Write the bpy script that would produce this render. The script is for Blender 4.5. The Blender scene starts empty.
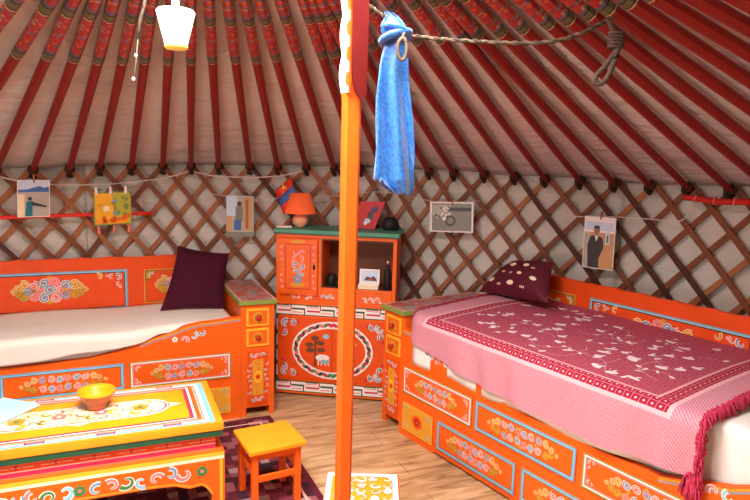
import bpy, bmesh, math, random
from mathutils import Vector, Matrix, noise
R_ = math.radians
PI = math.pi
rnd = random.Random(7)
scene = bpy.context.scene
COL = scene.collection

# ------------------------------------------------------------------ camera
F_PX, PITCH, ROLL, EYE = 624.18, 0.148219, 0.029119, 1.5318
cam_d = bpy.data.cameras.new('camera')
cam_d.sensor_width = 36.0
cam_d.lens = 36.0 * F_PX / 750.0
cam_d.clip_start = 0.02
cam = bpy.data.objects.new('camera', cam_d)
COL.objects.link(cam)
cam.matrix_world = Matrix.Translation((0, 0, EYE)) @ Matrix.Rotation(PI/2 - PITCH, 4, 'X') @ Matrix.Rotation(ROLL, 4, 'Z')
scene.camera = cam

# ------------------------------------------------------------------ light, world, exposure
scene.view_settings.view_transform = 'Standard'
scene.view_settings.look = 'None'
scene.view_settings.gamma = 1
scene.view_settings.use_curve_mapping = False
scene.view_settings.exposure = 0.0
CX, CY, RAD = -0.4297, 1.4891, 2.6433       # middle and radius of the tent
w = bpy.data.worlds.new('world'); scene.world = w; w.use_nodes = True
w.node_tree.nodes['Background'].inputs[0].default_value = (0.80, 0.90, 1.0, 1)
w.node_tree.nodes['Background'].inputs[1].default_value = 1.2
def area(name, loc, target, sx, sy, power, color, shape='RECTANGLE'):
    l = bpy.data.lights.new(name, 'AREA'); l.shape = shape; l.size = sx
    if shape in ('RECTANGLE', 'ELLIPSE'): l.size_y = sy
    l.energy = power; l.color = color
    o = bpy.data.objects.new(name, l); COL.objects.link(o)
    o.location = loc
    o.rotation_euler = (Vector(target) - Vector(loc)).to_track_quat('-Z', 'Y').to_euler()
    return o
# daylight falling through the roof crown, and through the open door behind the camera
area('crown_daylight', (CX, CY, 2.42), (CX, CY+0.05, 0), 1.15, 1.15, 165, (1.0, 0.97, 0.93), 'DISK')
area('door_daylight', (-1.97, -0.97, 1.0), (0.1, 2.6, 0.8), 0.85, 1.3, 55, (1.0, 0.96, 0.90))
sun_d = bpy.data.lights.new('sun', 'SUN'); sun_d.energy = 1.3; sun_d.angle = R_(1.5); sun_d.color = (1.0, 0.93, 0.82)
sun = bpy.data.objects.new('sun', sun_d); COL.objects.link(sun)
SUN_TO = Vector((-1.35, 2.62, 0.42)) - Vector((CX, CY, 2.25))
sun.rotation_euler = SUN_TO.to_track_quat('-Z', 'Y').to_euler()

# ------------------------------------------------------------------ materials
MATS = {}
def newmat(name):
    m = bpy.data.materials.new(name); m.use_nodes = True
    MATS[name] = m
    nt = m.node_tree
    return m, nt, nt.nodes['Principled BSDF']
def col4(c): return (c[0], c[1], c[2], 1)
def paint(name, c, rough=0.45, var=0.12, scale=14, bump=0.0, spec=0.28, emit=None):
    m, nt, b = newmat(name)
    tc = nt.nodes.new('ShaderNodeTexCoord')
    n = nt.nodes.new('ShaderNodeTexNoise'); n.inputs['Scale'].default_value = scale; n.inputs['Detail'].default_value = 4
    nt.links.new(tc.outputs['Object'], n.inputs['Vector'])
    mx = nt.nodes.new('ShaderNodeMixRGB')
    mx.inputs[1].default_value = col4([x*(1-var) for x in c])
    mx.inputs[2].default_value = col4([min(1, x*(1+var)) for x in c])
    nt.links.new(n.outputs['Fac'], mx.inputs[0])
    nt.links.new(mx.outputs[0], b.inputs['Base Color'])
    b.inputs['Roughness'].default_value = rough
    b.inputs['Specular IOR Level'].default_value = spec
    if bump:
        bp = nt.nodes.new('ShaderNodeBump'); bp.inputs['Strength'].default_value = bump; bp.inputs['Distance'].default_value = 0.01
        nt.links.new(n.outputs['Fac'], bp.inputs['Height']); nt.links.new(bp.outputs[0], b.inputs['Normal'])
    if emit:
        b.inputs['Emission Color'].default_value = col4(emit[0]); b.inputs['Emission Strength'].default_value = emit[1]
    return m
M = MATS
paint('orange', (0.83, 0.125, 0.010), 0.38)
paint('orange_deep', (0.74, 0.085, 0.008), 0.42)
paint('orange_yellow', (0.95, 0.30, 0.014), 0.35)
paint('red_orange', (0.76, 0.078, 0.010), 0.42)
paint('yellow', (0.93, 0.46, 0.03), 0.4)
paint('yellow_bright', (0.90, 0.36, 0.010), 0.35)
paint('gold', (0.72, 0.33, 0.03), 0.45)
paint('cream', (0.86, 0.75, 0.50), 0.5)
paint('white_paint', (0.85, 0.82, 0.78), 0.5, 0.06)
paint('pink', (0.82, 0.22, 0.20), 0.45)
paint('pink_light', (0.88, 0.42, 0.38), 0.45)
paint('blue_gray', (0.20, 0.32, 0.44), 0.5)
paint('blue_light', (0.28, 0.56, 0.68), 0.45)
paint('cyan_light', (0.22, 0.52, 0.70), 0.45)
paint('green_dark', (0.02, 0.085, 0.04), 0.4)
paint('green_mid', (0.07, 0.24, 0.07), 0.45)
paint('green_olive', (0.22, 0.30, 0.06), 0.5)
paint('teal_top', (0.08, 0.30, 0.20), 0.45, 0.3)
paint('red', (0.55, 0.02, 0.015), 0.4)
paint('red_bright', (0.78, 0.035, 0.02), 0.4)
paint('crimson', (0.60, 0.03, 0.09), 0.5)
paint('maroon', (0.06, 0.008, 0.020), 0.9, 0.2, 60, 0.3, 0.1)
paint('maroon_red', (0.10, 0.008, 0.022), 0.6, 0.25, 30, 0.3, 0.3)
paint('brown', (0.16, 0.06, 0.025), 0.6)
paint('brown_dark', (0.045, 0.018, 0.010), 0.6)
paint('black', (0.012, 0.011, 0.012), 0.5)
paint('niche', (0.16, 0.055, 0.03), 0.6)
paint('brass', (0.55, 0.30, 0.07), 0.35)
paint('green_yel', (0.45, 0.42, 0.05), 0.5)
paint('lattice_light', (0.36, 0.135, 0.055), 0.6, 0.25, 25, 0.1)
paint('lattice_mid', (0.20, 0.065, 0.028), 0.6, 0.25, 25, 0.1)
paint('lattice_dark', (0.075, 0.022, 0.013), 0.6, 0.25, 25, 0.1)
paint('rod_red', (0.23, 0.010, 0.008), 0.42, 0.2, 8)
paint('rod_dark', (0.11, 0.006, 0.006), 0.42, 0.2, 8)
paint('hair_rope', (0.15, 0.115, 0.08), 0.9, 0.5, 90, 0.6, 0.1)
paint('hair_rope_dark', (0.085, 0.06, 0.045), 0.9, 0.5, 90, 0.6, 0.1)
paint('string', (0.70, 0.62, 0.58), 0.8, 0.1)
paint('sheet', (0.83, 0.77, 0.68), 0.9, 0.07, 9, 0.25, 0.1)
paint('white_cloth', (0.85, 0.83, 0.78), 0.9, 0.04, 9, 0.2, 0.1)
paint('sky_print', (0.55, 0.68, 0.85), 0.35, 0.05)
paint('sand_print', (0.45, 0.43, 0.38), 0.35, 0.15)
paint('blue_print', (0.06, 0.16, 0.45), 0.35, 0.1)
paint('teal_print', (0.02, 0.20, 0.26), 0.35, 0.1)
paint('gray_print', (0.22, 0.23, 0.19), 0.35, 0.25, 60)
paint('gray_light_print', (0.42, 0.43, 0.38), 0.35, 0.15, 60)
paint('tan_print', (0.55, 0.32, 0.15), 0.35, 0.15)
paint('dark_print', (0.055, 0.05, 0.055), 0.35, 0.1)
paint('skin_print', (0.35, 0.18, 0.12), 0.4, 0.1)
paint('paper', (0.45, 0.72, 0.80), 0.6, 0.04)
paint('lampshade', (0.85, 0.11, 0.03), 0.6, 0.05, 20, 0, 0.2, ((1, .16, .04), 0.25))
paint('lamp_base', (0.88, 0.42, 0.24), 0.3, 0.05)
paint('pendant', (0.92, 0.90, 0.84), 0.35, 0.02, 5, 0, 0.4, ((1.0, .93, .78), 0.9))
paint('pendant_rim', (0.85, 0.55, 0.10), 0.4, 0.05, 5, 0, 0.4, ((1.0, .6, .1), 0.25))
paint('felt_plain', (0.5, 0.47, 0.43), 0.95)
paint('chrome', (0.7, 0.7, 0.7), 0.15)
M['chrome'].node_tree.nodes['Principled BSDF'].inputs['Metallic'].default_value = 1
M['brass'].node_tree.nodes['Principled BSDF'].inputs['Metallic'].default_value = 0.7

def ramp(nt, stops, interp='LINEAR'):
    r = nt.nodes.new('ShaderNodeValToRGB'); r.color_ramp.interpolation = interp
    e = r.color_ramp.elements
    e[0].position = stops[0][0]; e[0].color = col4(stops[0][1])
    e[1].position = stops[1][0]; e[1].color = col4(stops[1][1])
    for p, c in stops[2:]:
        k = e.new(p); k.color = col4(c)
    return r
def cloth_mat(name, c1, c2, stretch, nscale, bstr, dist):
    m, nt, b = newmat(name)
    tc = nt.nodes.new('ShaderNodeTexCoord')
    mp = nt.nodes.new('ShaderNodeMapping'); mp.inputs['Scale'].default_value = stretch
    nt.links.new(tc.outputs['UV'], mp.inputs['Vector'])
    n = nt.nodes.new('ShaderNodeTexNoise'); n.inputs['Scale'].default_value = nscale; n.inputs['Detail'].default_value = 5; n.inputs['Distortion'].default_value = 0.6
    nt.links.new(mp.outputs[0], n.inputs['Vector'])
    n2 = nt.nodes.new('ShaderNodeTexNoise'); n2.inputs['Scale'].default_value = 1.7; n2.inputs['Detail'].default_value = 3
    nt.links.new(tc.outputs['UV'], n2.inputs['Vector'])
    mx = nt.nodes.new('ShaderNodeMixRGB'); mx.inputs[1].default_value = col4(c1); mx.inputs[2].default_value = col4(c2)
    r = ramp(nt, [(0.35, (0, 0, 0)), (0.65, (1, 1, 1))]); nt.links.new(n2.outputs['Fac'], r.inputs[0])
    nt.links.new(r.outputs[0], mx.inputs[0]); nt.links.new(mx.outputs[0], b.inputs['Base Color'])
    b.inputs['Roughness'].default_value = 0.9; b.inputs['Specular IOR Level'].default_value = 0.15
    bp = nt.nodes.new('ShaderNodeBump'); bp.inputs['Strength'].default_value = bstr; bp.inputs['Distance'].default_value = dist
    nt.links.new(n.outputs['Fac'], bp.inputs['Height']); nt.links.new(bp.outputs[0], b.inputs['Normal'])
    return m
cloth_mat('roof_cloth', (0.58, 0.51, 0.50), (0.66, 0.59, 0.58), (1.6, 9, 1), 1.6, 0.9, 0.03)
cloth_mat('wall_felt', (0.52, 0.51, 0.46), (0.66, 0.64, 0.58), (2, 4, 1), 2.0, 0.8, 0.03)

def floor_mat():
    m, nt, b = newmat('wood_floor')
    tc = nt.nodes.new('ShaderNodeTexCoord')
    mp = nt.nodes.new('ShaderNodeMapping'); mp.inputs['Rotation'].default_value = (0, 0, -0.40); mp.inputs['Scale'].default_value = (1, 1, 1)
    nt.links.new(tc.outputs['Object'], mp.inputs['Vector'])
    mp2 = nt.nodes.new('ShaderNodeMapping'); mp2.inputs['Scale'].default_value = (0.9, 6.0, 1)
    nt.links.new(mp.outputs[0], mp2.inputs['Vector'])
    n = nt.nodes.new('ShaderNodeTexNoise'); n.inputs['Scale'].default_value = 3.0; n.inputs['Detail'].default_value = 8; n.inputs['Distortion'].default_value = 1.4
    nt.links.new(mp2.outputs[0], n.inputs['Vector'])
    r = ramp(nt, [(0.32, (0.30, 0.16, 0.07)), (0.45, (0.50, 0.30, 0.14)), (0.58, (0.64, 0.42, 0.22)), (0.74, (0.76, 0.55, 0.33))])
    nt.links.new(n.outputs['Fac'], r.inputs[0])
    br = nt.nodes.new('ShaderNodeTexBrick'); br.inputs['Scale'].default_value = 1.0
    br.inputs['Color1'].default_value = (1, 1, 1, 1); br.inputs['Color2'].default_value = (0.88, 0.88, 0.88, 1); br.inputs['Mortar'].default_value = (0.45, 0.4, 0.35, 1)
    br.inputs['Mortar Size'].default_value = 0.0018; br.inputs['Brick Width'].default_value = 1.3; br.inputs['Row Height'].default_value = 0.17
    nt.links.new(mp.outputs[0], br.inputs['Vector'])
    mx = nt.nodes.new('ShaderNodeMixRGB'); mx.blend_type = 'MULTIPLY'; mx.inputs[0].default_value = 1
    nt.links.new(r.outputs[0], mx.inputs[1]); nt.links.new(br.outputs['Color'], mx.inputs[2])
    nt.links.new(mx.outputs[0], b.inputs['Base Color'])
    b.inputs['Roughness'].default_value = 0.38
    return m
floor_mat()

def rod_pattern():
    m, nt, b = newmat('rod_painted')
    tc = nt.nodes.new('ShaderNodeTexCoord')
    sp = nt.nodes.new('ShaderNodeSeparateXYZ'); nt.links.new(tc.outputs['Object'], sp.inputs[0])
    def mth(op, a, bb=None):
        k = nt.nodes.new('ShaderNodeMath'); k.operation = op
        for i, x in enumerate((a, bb)):
            if x is None: continue
            if isinstance(x, (int, float)): k.inputs[i].default_value = x
            else: nt.links.new(x, k.inputs[i])
        return k.outputs[0]
    u = mth('DIVIDE', mth('MODULO', mth('SUBTRACT', sp.outputs['X'], 1.36), 0.30), 0.30)
    bands = ramp(nt, [(0.0, (0.50, 0.36, 0.20)), (0.02, (0.02, 0.03, 0.02)), (0.05, (0.12, 0.10, 0.04)), (0.14, (0.02, 0.03, 0.02)), (0.17, (0.10, 0.10, 0.16)), (0.22, (0, 0, 0))], 'CONSTANT')
    nt.links.new(u, bands.inputs[0])
    v = nt.nodes.new('ShaderNodeTexVoronoi'); v.inputs['Scale'].default_value = 60
    nt.links.new(tc.outputs['Object'], v.inputs['Vector'])
    sc = nt.nodes.new('ShaderNodeSeparateColor'); nt.links.new(v.outputs['Color'], sc.inputs[0])
    pr = ramp(nt, [(0.0, (0.36, 0.02, 0.02)), (0.34, (0.55, 0.09, 0.02)), (0.46, (0.15, 0.12, 0.17)), (0.64, (0.30, 0.018, 0.03)), (0.82, (0.06, 0.08, 0.05)), (0.92, (0.38, 0.22, 0.14))], 'CONSTANT')
    nt.links.new(sc.outputs[0], pr.inputs[0])
    mx = nt.nodes.new('ShaderNodeMixRGB')
    nt.links.new(mth('GREATER_THAN', u, 0.22), mx.inputs[0])
    nt.links.new(bands.outputs[0], mx.inputs[1]); nt.links.new(pr.outputs[0], mx.inputs[2])
    nt.links.new(mx.outputs[0], b.inputs['Base Color'])
    b.inputs['Roughness'].default_value = 0.45
rod_pattern()

def blanket_mat():
    # woven coverlet: UV.x runs along the bed, UV.y across it (0 at the top front edge, negative where it hangs)
    m, nt, b = newmat('coverlet')
    tc = nt.nodes.new('ShaderNodeTexCoord')
    sp = nt.nodes.new('ShaderNodeSeparateXYZ'); nt.links.new(tc.outputs['UV'], sp.inputs[0])
    def mth(op, a, bb=None, cc=None):
        k = nt.nodes.new('ShaderNodeMath'); k.operation = op
        for i, x in enumerate((a, bb, cc)):
            if x is None: continue
            if isinstance(x, (int, float)): k.inputs[i].default_value = x
            else: nt.links.new(x, k.inputs[i])
        return k.outputs[0]
    X, Y = sp.outputs['X'], sp.outputs['Y']
    # distance from the pattern's frame: front strip and end strip
    dy = mth('ADD', Y, 0.022)
    dx = mth('SUBTRACT', 1.745, X)
    dl = mth('SUBTRACT', X, 0.41)
    dmin = mth('MINIMUM', mth('MINIMUM', dy, dx), dl)
    inner = mth('GREATER_THAN', dmin, 0.074)
    strip = mth('MULTIPLY', mth('GREATER_THAN', dmin, 0.0), mth('LESS_THAN', dmin, 0.074))
    line = mth('MULTIPLY', mth('GREATER_THAN', dmin, -0.010), mth('LESS_THAN', dmin, 0.008))
    line2 = mth('MULTIPLY', mth('GREATER_THAN', dmin, 0.064), mth('LESS_THAN', dmin, 0.076))
    # weave
    w1 = nt.nodes.new('ShaderNodeTexWave'); w1.inputs['Scale'].default_value = 42; w1.inputs['Distortion'].default_value = 3; w1.inputs['Detail Scale'].default_value = 6; w1.bands_direction = 'DIAGONAL'
    nt.links.new(tc.outputs['UV'], w1.inputs['Vector'])
    outer = ramp(nt, [(0.1, (0.54, 0.18, 0.25)), (0.9, (0.72, 0.36, 0.42))]); nt.links.new(w1.outputs['Fac'], outer.inputs[0])
    w2 = nt.nodes.new('ShaderNodeTexNoise'); w2.inputs['Scale'].default_value = 95; w2.inputs['Detail'].default_value = 2
    nt.links.new(tc.outputs['UV'], w2.inputs['Vector'])
    inn = ramp(nt, [(0.35, (0.36, 0.045, 0.085)), (0.68, (0.56, 0.13, 0.19))]); nt.links.new(w2.outputs['Fac'], inn.inputs[0])
    # X pattern in the strip
    ch = nt.nodes.new('ShaderNodeTexVoronoi'); ch.distance = 'CHEBYCHEV'; ch.inputs['Scale'].default_value = 31; ch.inputs['Randomness'].default_value = 0.0
    nt.links.new(tc.outputs['UV'], ch.inputs['Vector'])
    st = ramp(nt, [(0.0, (0.80, 0.48, 0.50)), (0.13, (0.36, 0.010, 0.04)), (0.42, (0.36, 0.010, 0.04)), (0.46, (0.66, 0.25, 0.30))], 'CONSTANT'); nt.links.new(ch.outputs['Distance'], st.inputs[0])
    def mix(fac, a, c):
        k = nt.nodes.new('ShaderNodeMixRGB'); nt.links.new(fac, k.inputs[0])
        nt.links.new(a, k.inputs[1])
        if isinstance(c, tuple): k.inputs[2].default_value = col4(c)
        else: nt.links.new(c, k.inputs[2])
        return k.outputs[0]
    c = mix(inner, outer.outputs[0], inn.outputs[0])
    c = mix(strip, c, st.outputs[0])
    c = mix(line, c, (0.80, 0.46, 0.50))
    c = mix(line2, c, (0.76, 0.40, 0.45))
    nt.links.new(c, b.inputs['Base Color'])
    b.inputs['Roughness'].default_value = 0.85; b.inputs['Specular IOR Level'].default_value = 0.15
    bp = nt.nodes.new('ShaderNodeBump'); bp.inputs['Strength'].default_value = 0.35; bp.inputs['Distance'].default_value = 0.004
    nt.links.new(w2.outputs['Fac'], bp.inputs['Height']); nt.links.new(bp.outputs[0], b.inputs['Normal'])
blanket_mat()
paint('leaf_white', (0.88, 0.76, 0.77), 0.85, 0.1)
paint('vine_pink', (0.68, 0.34, 0.38), 0.85, 0.1)
paint('fringe_red', (0.55, 0.04, 0.10), 0.9, 0.5, 60)

def silk_mat():
    m, nt, b = newmat('blue_silk')
    tc = nt.nodes.new('ShaderNodeTexCoord')
    n = nt.nodes.new('ShaderNodeTexVoronoi'); n.inputs['Scale'].default_value = 110; n.feature = 'SMOOTH_F1'
    nt.links.new(tc.outputs['Object'], n.inputs['Vector'])
    r = ramp(nt, [(0.05, (0.003, 0.05, 0.28)), (0.6, (0.012, 0.19, 0.60))]); nt.links.new(n.outputs['Distance'], r.inputs[0])
    nt.links.new(r.outputs[0], b.inputs['Base Color'])
    b.inputs['Roughness'].default_value = 0.33; b.inputs['Specular IOR Level'].default_value = 0.7
    b.inputs['Sheen Weight'].default_value = 0.4
silk_mat()
def rug_mat():
    m, nt, b = newmat('rug')
    tc = nt.nodes.new('ShaderNodeTexCoord')
    v = nt.nodes.new('ShaderNodeTexVoronoi'); v.inputs['Scale'].default_value = 24; v.distance = 'CHEBYCHEV'; v.inputs['Randomness'].default_value = 0.25
    nt.links.new(tc.outputs['Object'], v.inputs['Vector'])
    sc = nt.nodes.new('ShaderNodeSeparateColor'); nt.links.new(v.outputs['Color'], sc.inputs[0])
    r = ramp(nt, [(0.0, (0.10, 0.018, 0.025)), (0.35, (0.20, 0.035, 0.05)), (0.6, (0.05, 0.02, 0.03)), (0.74, (0.26, 0.08, 0.09)), (0.9, (0.36, 0.22, 0.21))], 'CONSTANT')
    nt.links.new(sc.outputs[0], r.inputs[0]); nt.links.new(r.outputs[0], b.inputs['Base Color'])
    b.inputs['Roughness'].default_value = 0.95; b.inputs['Specular IOR Level'].default_value = 0.1
rug_mat()
def slabtop_mat():
    m, nt, b = newmat('slab_top')
    tc = nt.nodes.new('ShaderNodeTexCoord')
    v = nt.nodes.new('ShaderNodeTexVoronoi'); v.inputs['Scale'].default_value = 26
    nt.links.new(tc.outputs['Object'], v.inputs['Vector'])
    sc = nt.nodes.new('ShaderNodeSeparateColor'); nt.links.new(v.outputs['Color'], sc.inputs[0])
    r = ramp(nt, [(0.0, (0.45, 0.07, 0.05)), (0.4, (0.55, 0.20, 0.16)), (0.62, (0.30, 0.30, 0.28)), (0.85, (0.50, 0.32, 0.24))], 'CONSTANT')
    nt.links.new(sc.outputs[0], r.inputs[0]); nt.links.new(r.outputs[0], b.inputs['Base Color'])
    b.inputs['Roughness'].default_value = 0.4
slabtop_mat()

# ------------------------------------------------------------------ mesh builder
class Plane:
    """a flat working surface: origin, two directions and the outward normal"""
    def __init__(s, o, u, v, n=None):
        s.o, s.u, s.v = Vector(o), Vector(u).normalized(), Vector(v).normalized()
        s.n = Vector(n).normalized() if n is not None else s.u.cross(s.v).normalized()
    def p(s, a, b, layer=0.0): return s.o + s.u*a + s.v*b + s.n*(layer*0.0005)
class MB:
    def __init__(s): s.v = []; s.f = []; s.m = []; s.sm = []; s.slots = []; s.uv = {}
    def mi(s, m):
        if m not in s.slots: s.slots.append(m)
        return s.slots.index(m)
    def add(s, pts, faces, m, smooth=False):
        b = len(s.v); s.v += [Vector(p) for p in pts]
        i = s.mi(m)
        for f in faces: s.f.append(tuple(b+k for k in f)); s.m.append(i); s.sm.append(smooth)
        return b
    def box(s, x0, x1, y0, y1, z0, z1, m):
        x0, x1 = min(x0, x1), max(x0, x1); y0, y1 = min(y0, y1), max(y0, y1); z0, z1 = min(z0, z1), max(z0, z1)
        P = [(x0,y0,z0),(x1,y0,z0),(x1,y1,z0),(x0,y1,z0),(x0,y0,z1),(x1,y0,z1),(x1,y1,z1),(x0,y1,z1)]
        s.add(P, [(0,3,2,1),(4,5,6,7),(0,1,5,4),(1,2,6,5),(2,3,7,6),(3,0,4,7)], m)
    def poly(s, pl, pts, layer, m): s.add([pl.p(a, b, layer) for a, b in pts], [tuple(range(len(pts)))], m)
    def rect(s, pl, a0, b0, a1, b1, layer, m): s.poly(pl, [(a0,b0),(a1,b0),(a1,b1),(a0,b1)], layer, m)
    def frame(s, pl, a0, b0, a1, b1, wd, layer, m):
        s.rect(pl, a0, b0, a1, b0+wd, layer, m); s.rect(pl, a0, b1-wd, a1, b1, layer, m)
        s.rect(pl, a0, b0+wd, a0+wd, b1-wd, layer, m); s.rect(pl, a1-wd, b0+wd, a1, b1-wd, layer, m)
    def ribbon(s, pl, pts, wd, layer, m, taper=False):
        n = len(pts); P = []
        for i, (a, b) in enumerate(pts):
            a0, b0 = pts[max(0, i-1)]; a1, b1 = pts[min(n-1, i+1)]
            dx, dy = a1-a0, b1-b0; l = math.hypot(dx, dy) or 1
            k = wd/2*(1 - (0.65*i/(n-1) if taper else 0))
            P += [pl.p(a-dy/l*k, b+dx/l*k, layer), pl.p(a+dy/l*k, b-dx/l*k, layer)]
        s.add(P, [(2*i, 2*i+1, 2*i+3, 2*i+2) for i in range(n-1)], m)
    def disc(s, pl, a, b, r, layer, m, n=10, ry=None, rot=0):
        ry = ry or r; c, q = math.cos(rot), math.sin(rot)
        s.poly(pl, [(a + r*math.cos(2*PI*i/n)*c - ry*math.sin(2*PI*i/n)*q, b + r*math.cos(2*PI*i/n)*q + ry*math.sin(2*PI*i/n)*c) for i in range(n)], layer, m)
    def curl(s, pl, a, b, r, rot, flip, layer, m, outline='white_paint'):
        pts = []
        for i in range(11):
            t = i/10; ang = rot + flip*t*4.6; rr = r*(1-0.72*t)
            pts.append((a + rr*math.cos(ang), b + rr*math.sin(ang)))
        if outline: s.ribbon(pl, pts, r*0.86, layer, outline, True)
        s.ribbon(pl, pts, r*0.50, layer+1, m, True)
    def flower(s, pl, a, b, r, layer, m1, m2, n=5):
        for i in range(n):
            t = 2*PI*i/n + .3
            s.disc(pl, a+r*.62*math.cos(t), b+r*.62*math.sin(t), r*.46, layer, m1, 7)
        s.disc(pl, a, b, r*.36, layer+1, m2, 7)
    def cluster(s, pl, a, b, W, H, mats=('pink', 'blue_gray'), side='gold', L=2):
        """long scrollwork medallion: gold scrolls at both ends, coloured curls in the middle"""
        r = H*0.19
        nx = max(3, int(round(W*.56/(r*2.15)))); step = W*.56/nx
        rows = (-.30, .0, .30) if W/H < 3.2 else (-.26, .26)
        for j, fy in enumerate(rows):
            for i in range(nx):
                x = a + (i-(nx-1)/2)*step + (step*.5 if len(rows) == 3 and j == 1 else 0); y = b + fy*H
                if len(rows) == 3 and j != 1 and i in (0, nx-1): y = b + fy*H*.55
                s.roundel(pl, x, y, r, i*1.3+j*2, 1 if (i+j) % 2 else -1, L+(i % 2), mats[(i+j) % len(mats)], 'white_paint' if (i+j) % 3 else 'pink_light')
        for sg in (-1, 1):
            for k, (fx, fy) in enumerate(((.66, .27), (.66, -.27), (.80, .16), (.80, -.16), (.94, .0))):
                s.roundel(pl, a+sg*W/2*fx, b+H*fy*(1 if len(rows) == 2 else .8), r*(.95 if k < 2 else .8 if k < 4 else .55), k+sg, sg if fy > 0 else -sg, L+k % 2, side, 'green_olive' if k % 2 else 'cream')
            s.disc(pl, a+sg*W/2*.40, b, r*.4, L+2, side, 7)
        s.disc(pl, a, b+H*.46, r*.5, L, side, 7); s.disc(pl, a, b-H*.46, r*.5, L, side, 7)
    def roundel(s, pl, a, b, r, rot, flip, layer, m, outline):
        """small painted scroll: a spiral of one and a half turns"""
        pts = []
        for i in range(13):
            t = i/12; ang = rot + flip*t*8.2; rr = r*(1-0.72*t)
            pts.append((a + rr*math.cos(ang), b + rr*math.sin(ang)))
        s.ribbon(pl, pts[:10], r*0.62, layer, outline)
        s.ribbon(pl, pts, r*0.34, layer+1, m)
        s.disc(pl, a, b, r*.26, layer+2, m, 6)
    def corner(s, pl, a, b, sa, sb, size, L=2, mats=('blue_gray', 'pink', 'gold')):
        s.curl(pl, a+sa*size*.28, b+sb*size*.28, size*.26, 1 if sa > 0 else 2.2, 1, L, mats[0])
        s.curl(pl, a+sa*size*.70, b+sb*size*.22, size*.20, 2, -sa, L+1, mats[1])
        s.curl(pl, a+sa*size*.22, b+sb*size*.70, size*.20, 4, sa, L+1, mats[1])
        s.disc(pl, a+sa*size*1.0, b+sb*size*.14, size*.10, L, mats[2], 6)
        s.disc(pl, a+sa*size*.14, b+sb*size*1.0, size*.10, L, mats[2], 6)
    def prism(s, pl, pts, d0, d1, m):
        """outline pts in the plane, extruded from depth d0 to d1 behind it"""
        n = len(pts)
        P = [pl.o + pl.u*a + pl.v*b - pl.n*d0 for a, b in pts] + [pl.o + pl.u*a + pl.v*b - pl.n*d1 for a, b in pts]
        s.add(P, [tuple(range(n)), tuple(range(2*n-1, n-1, -1))] + [(i, (i+1) % n, n+(i+1) % n, n+i) for i in range(n)], m)
    def tube(s, path, r, m, n=8, taper=None, close=False):
        path = [Vector(p) for p in path]; P = []; N = len(path)
        up = Vector((0.13, 0.21, 0.97))
        for i, p in enumerate(path):
            if close: d = (path[(i+1) % N] - path[i-1]).normalized()
            else: d = (path[min(N-1, i+1)] - path[max(0, i-1)]).normalized()
            a = d.cross(up)
            if a.length < 0.15: a = d.cross(Vector((1, 0, 0)))
            a.normalize(); b = d.cross(a)
            rr = r*(taper(i/(N-1)) if taper else 1)
            P += [p + a*rr*math.cos(2*PI*k/n) + b*rr*math.sin(2*PI*k/n) for k in range(n)]
        F = []
        for i in range(N if close else N-1):
            j = (i+1) % N
            F += [(i*n+k, i*n+(k+1) % n, j*n+(k+1) % n, j*n+k) for k in range(n)]
        if not close: F += [tuple(range(n-1, -1, -1)), tuple((N-1)*n+k for k in range(n))]
        s.add(P, F, m, True)
    def lathe(s, c, prof, m, n=20, cap=True):
        c = Vector(c); P = []; k = len(prof)
        for r, z in prof: P += [c + Vector((r*math.cos(2*PI*i/n), r*math.sin(2*PI*i/n), z)) for i in range(n)]
        F = []
        for j in range(k-1): F += [(j*n+i, j*n+(i+1) % n, (j+1)*n+(i+1) % n, (j+1)*n+i) for i in range(n)]
        if cap: F += [tuple(range(n-1, -1, -1)), tuple((k-1)*n+i for i in range(n))]
        s.add(P, F, m, True)
    def build(s, name, parent=None, bevel=0, uv=None):
        me = bpy.data.meshes.new(name)
        me.from_pydata([tuple(p) for p in s.v], [], s.f)
        for m in s.slots: me.materials.append(MATS[m])
        me.polygons.foreach_set('material_index', s.m)
        me.polygons.foreach_set('use_smooth', s.sm)
        if uv is not None:
            l = me.uv_layers.new(name='UVMap')
            for lp in me.loops: l.data[lp.index].uv = uv[lp.vertex_index]
        me.update()
        o = bpy.data.objects.new(name, me); COL.objects.link(o)
        if parent is not None: o.parent = parent
        if bevel:
            b = o.modifiers.new('bevel', 'BEVEL'); b.width = bevel; b.segments = 2; b.limit_method = 'ANGLE'; b.angle_limit = R_(50)
        return o
def tag(o, label=None, cat=None, group=None, kind=None):
    if label: o['label'] = label
    if cat: o['category'] = cat
    if group: o['group'] = group
    if kind: o['kind'] = kind
    return o
def thing(name, label, cat, loc=(0, 0, 0), rz=0, group=None):
    o = bpy.data.objects.new(name, None); o.empty_display_size = 0.1
    COL.objects.link(o); o.location = loc; o.rotation_euler = (0, 0, rz)
    return tag(o, label, cat, group)
def lerp_tab(tab, x):
    if x <= tab[0][0]: return tab[0][1]
    for (x0, y0), (x1, y1) in zip(tab, tab[1:]):
        if x <= x1: return y0 + (y1-y0)*(x-x0)/(x1-x0)
    return tab[-1][1]
def smooth_tab(tab, x):
    if x <= tab[0][0]: return tab[0][1]
    for (x0, y0), (x1, y1) in zip(tab, tab[1:]):
        if x <= x1:
            t = (x-x0)/(x1-x0); t = t*t*(3-2*t); return y0 + (y1-y0)*t
    return tab[-1][1]

# ------------------------------------------------------------------ shell of the round tent
RIM = [(20, -.008), (45, -.008), (57, 0), (65, .010), (80, .020), (95, .015), (107, .006), (115, -.006), (126, -.033), (150, -.03)]
def rimz(th): return 1.426 + smooth_tab(RIM, th)
def radf(th):            # the tent bulges a little on the far left
    return RAD + smooth_tab([(127, 0), (140, .22), (150, .22), (168, 0)], th)
APEX, SLOPE, RC = 2.4294, 0.37958, 0.70
def cyl(th, off, z):
    r = radf(th) + off; t = R_(th); return Vector((CX + r*math.cos(t), CY + r*math.sin(t), z))
DOOR0, DOOR1 = 228.0, 248.0

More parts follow.
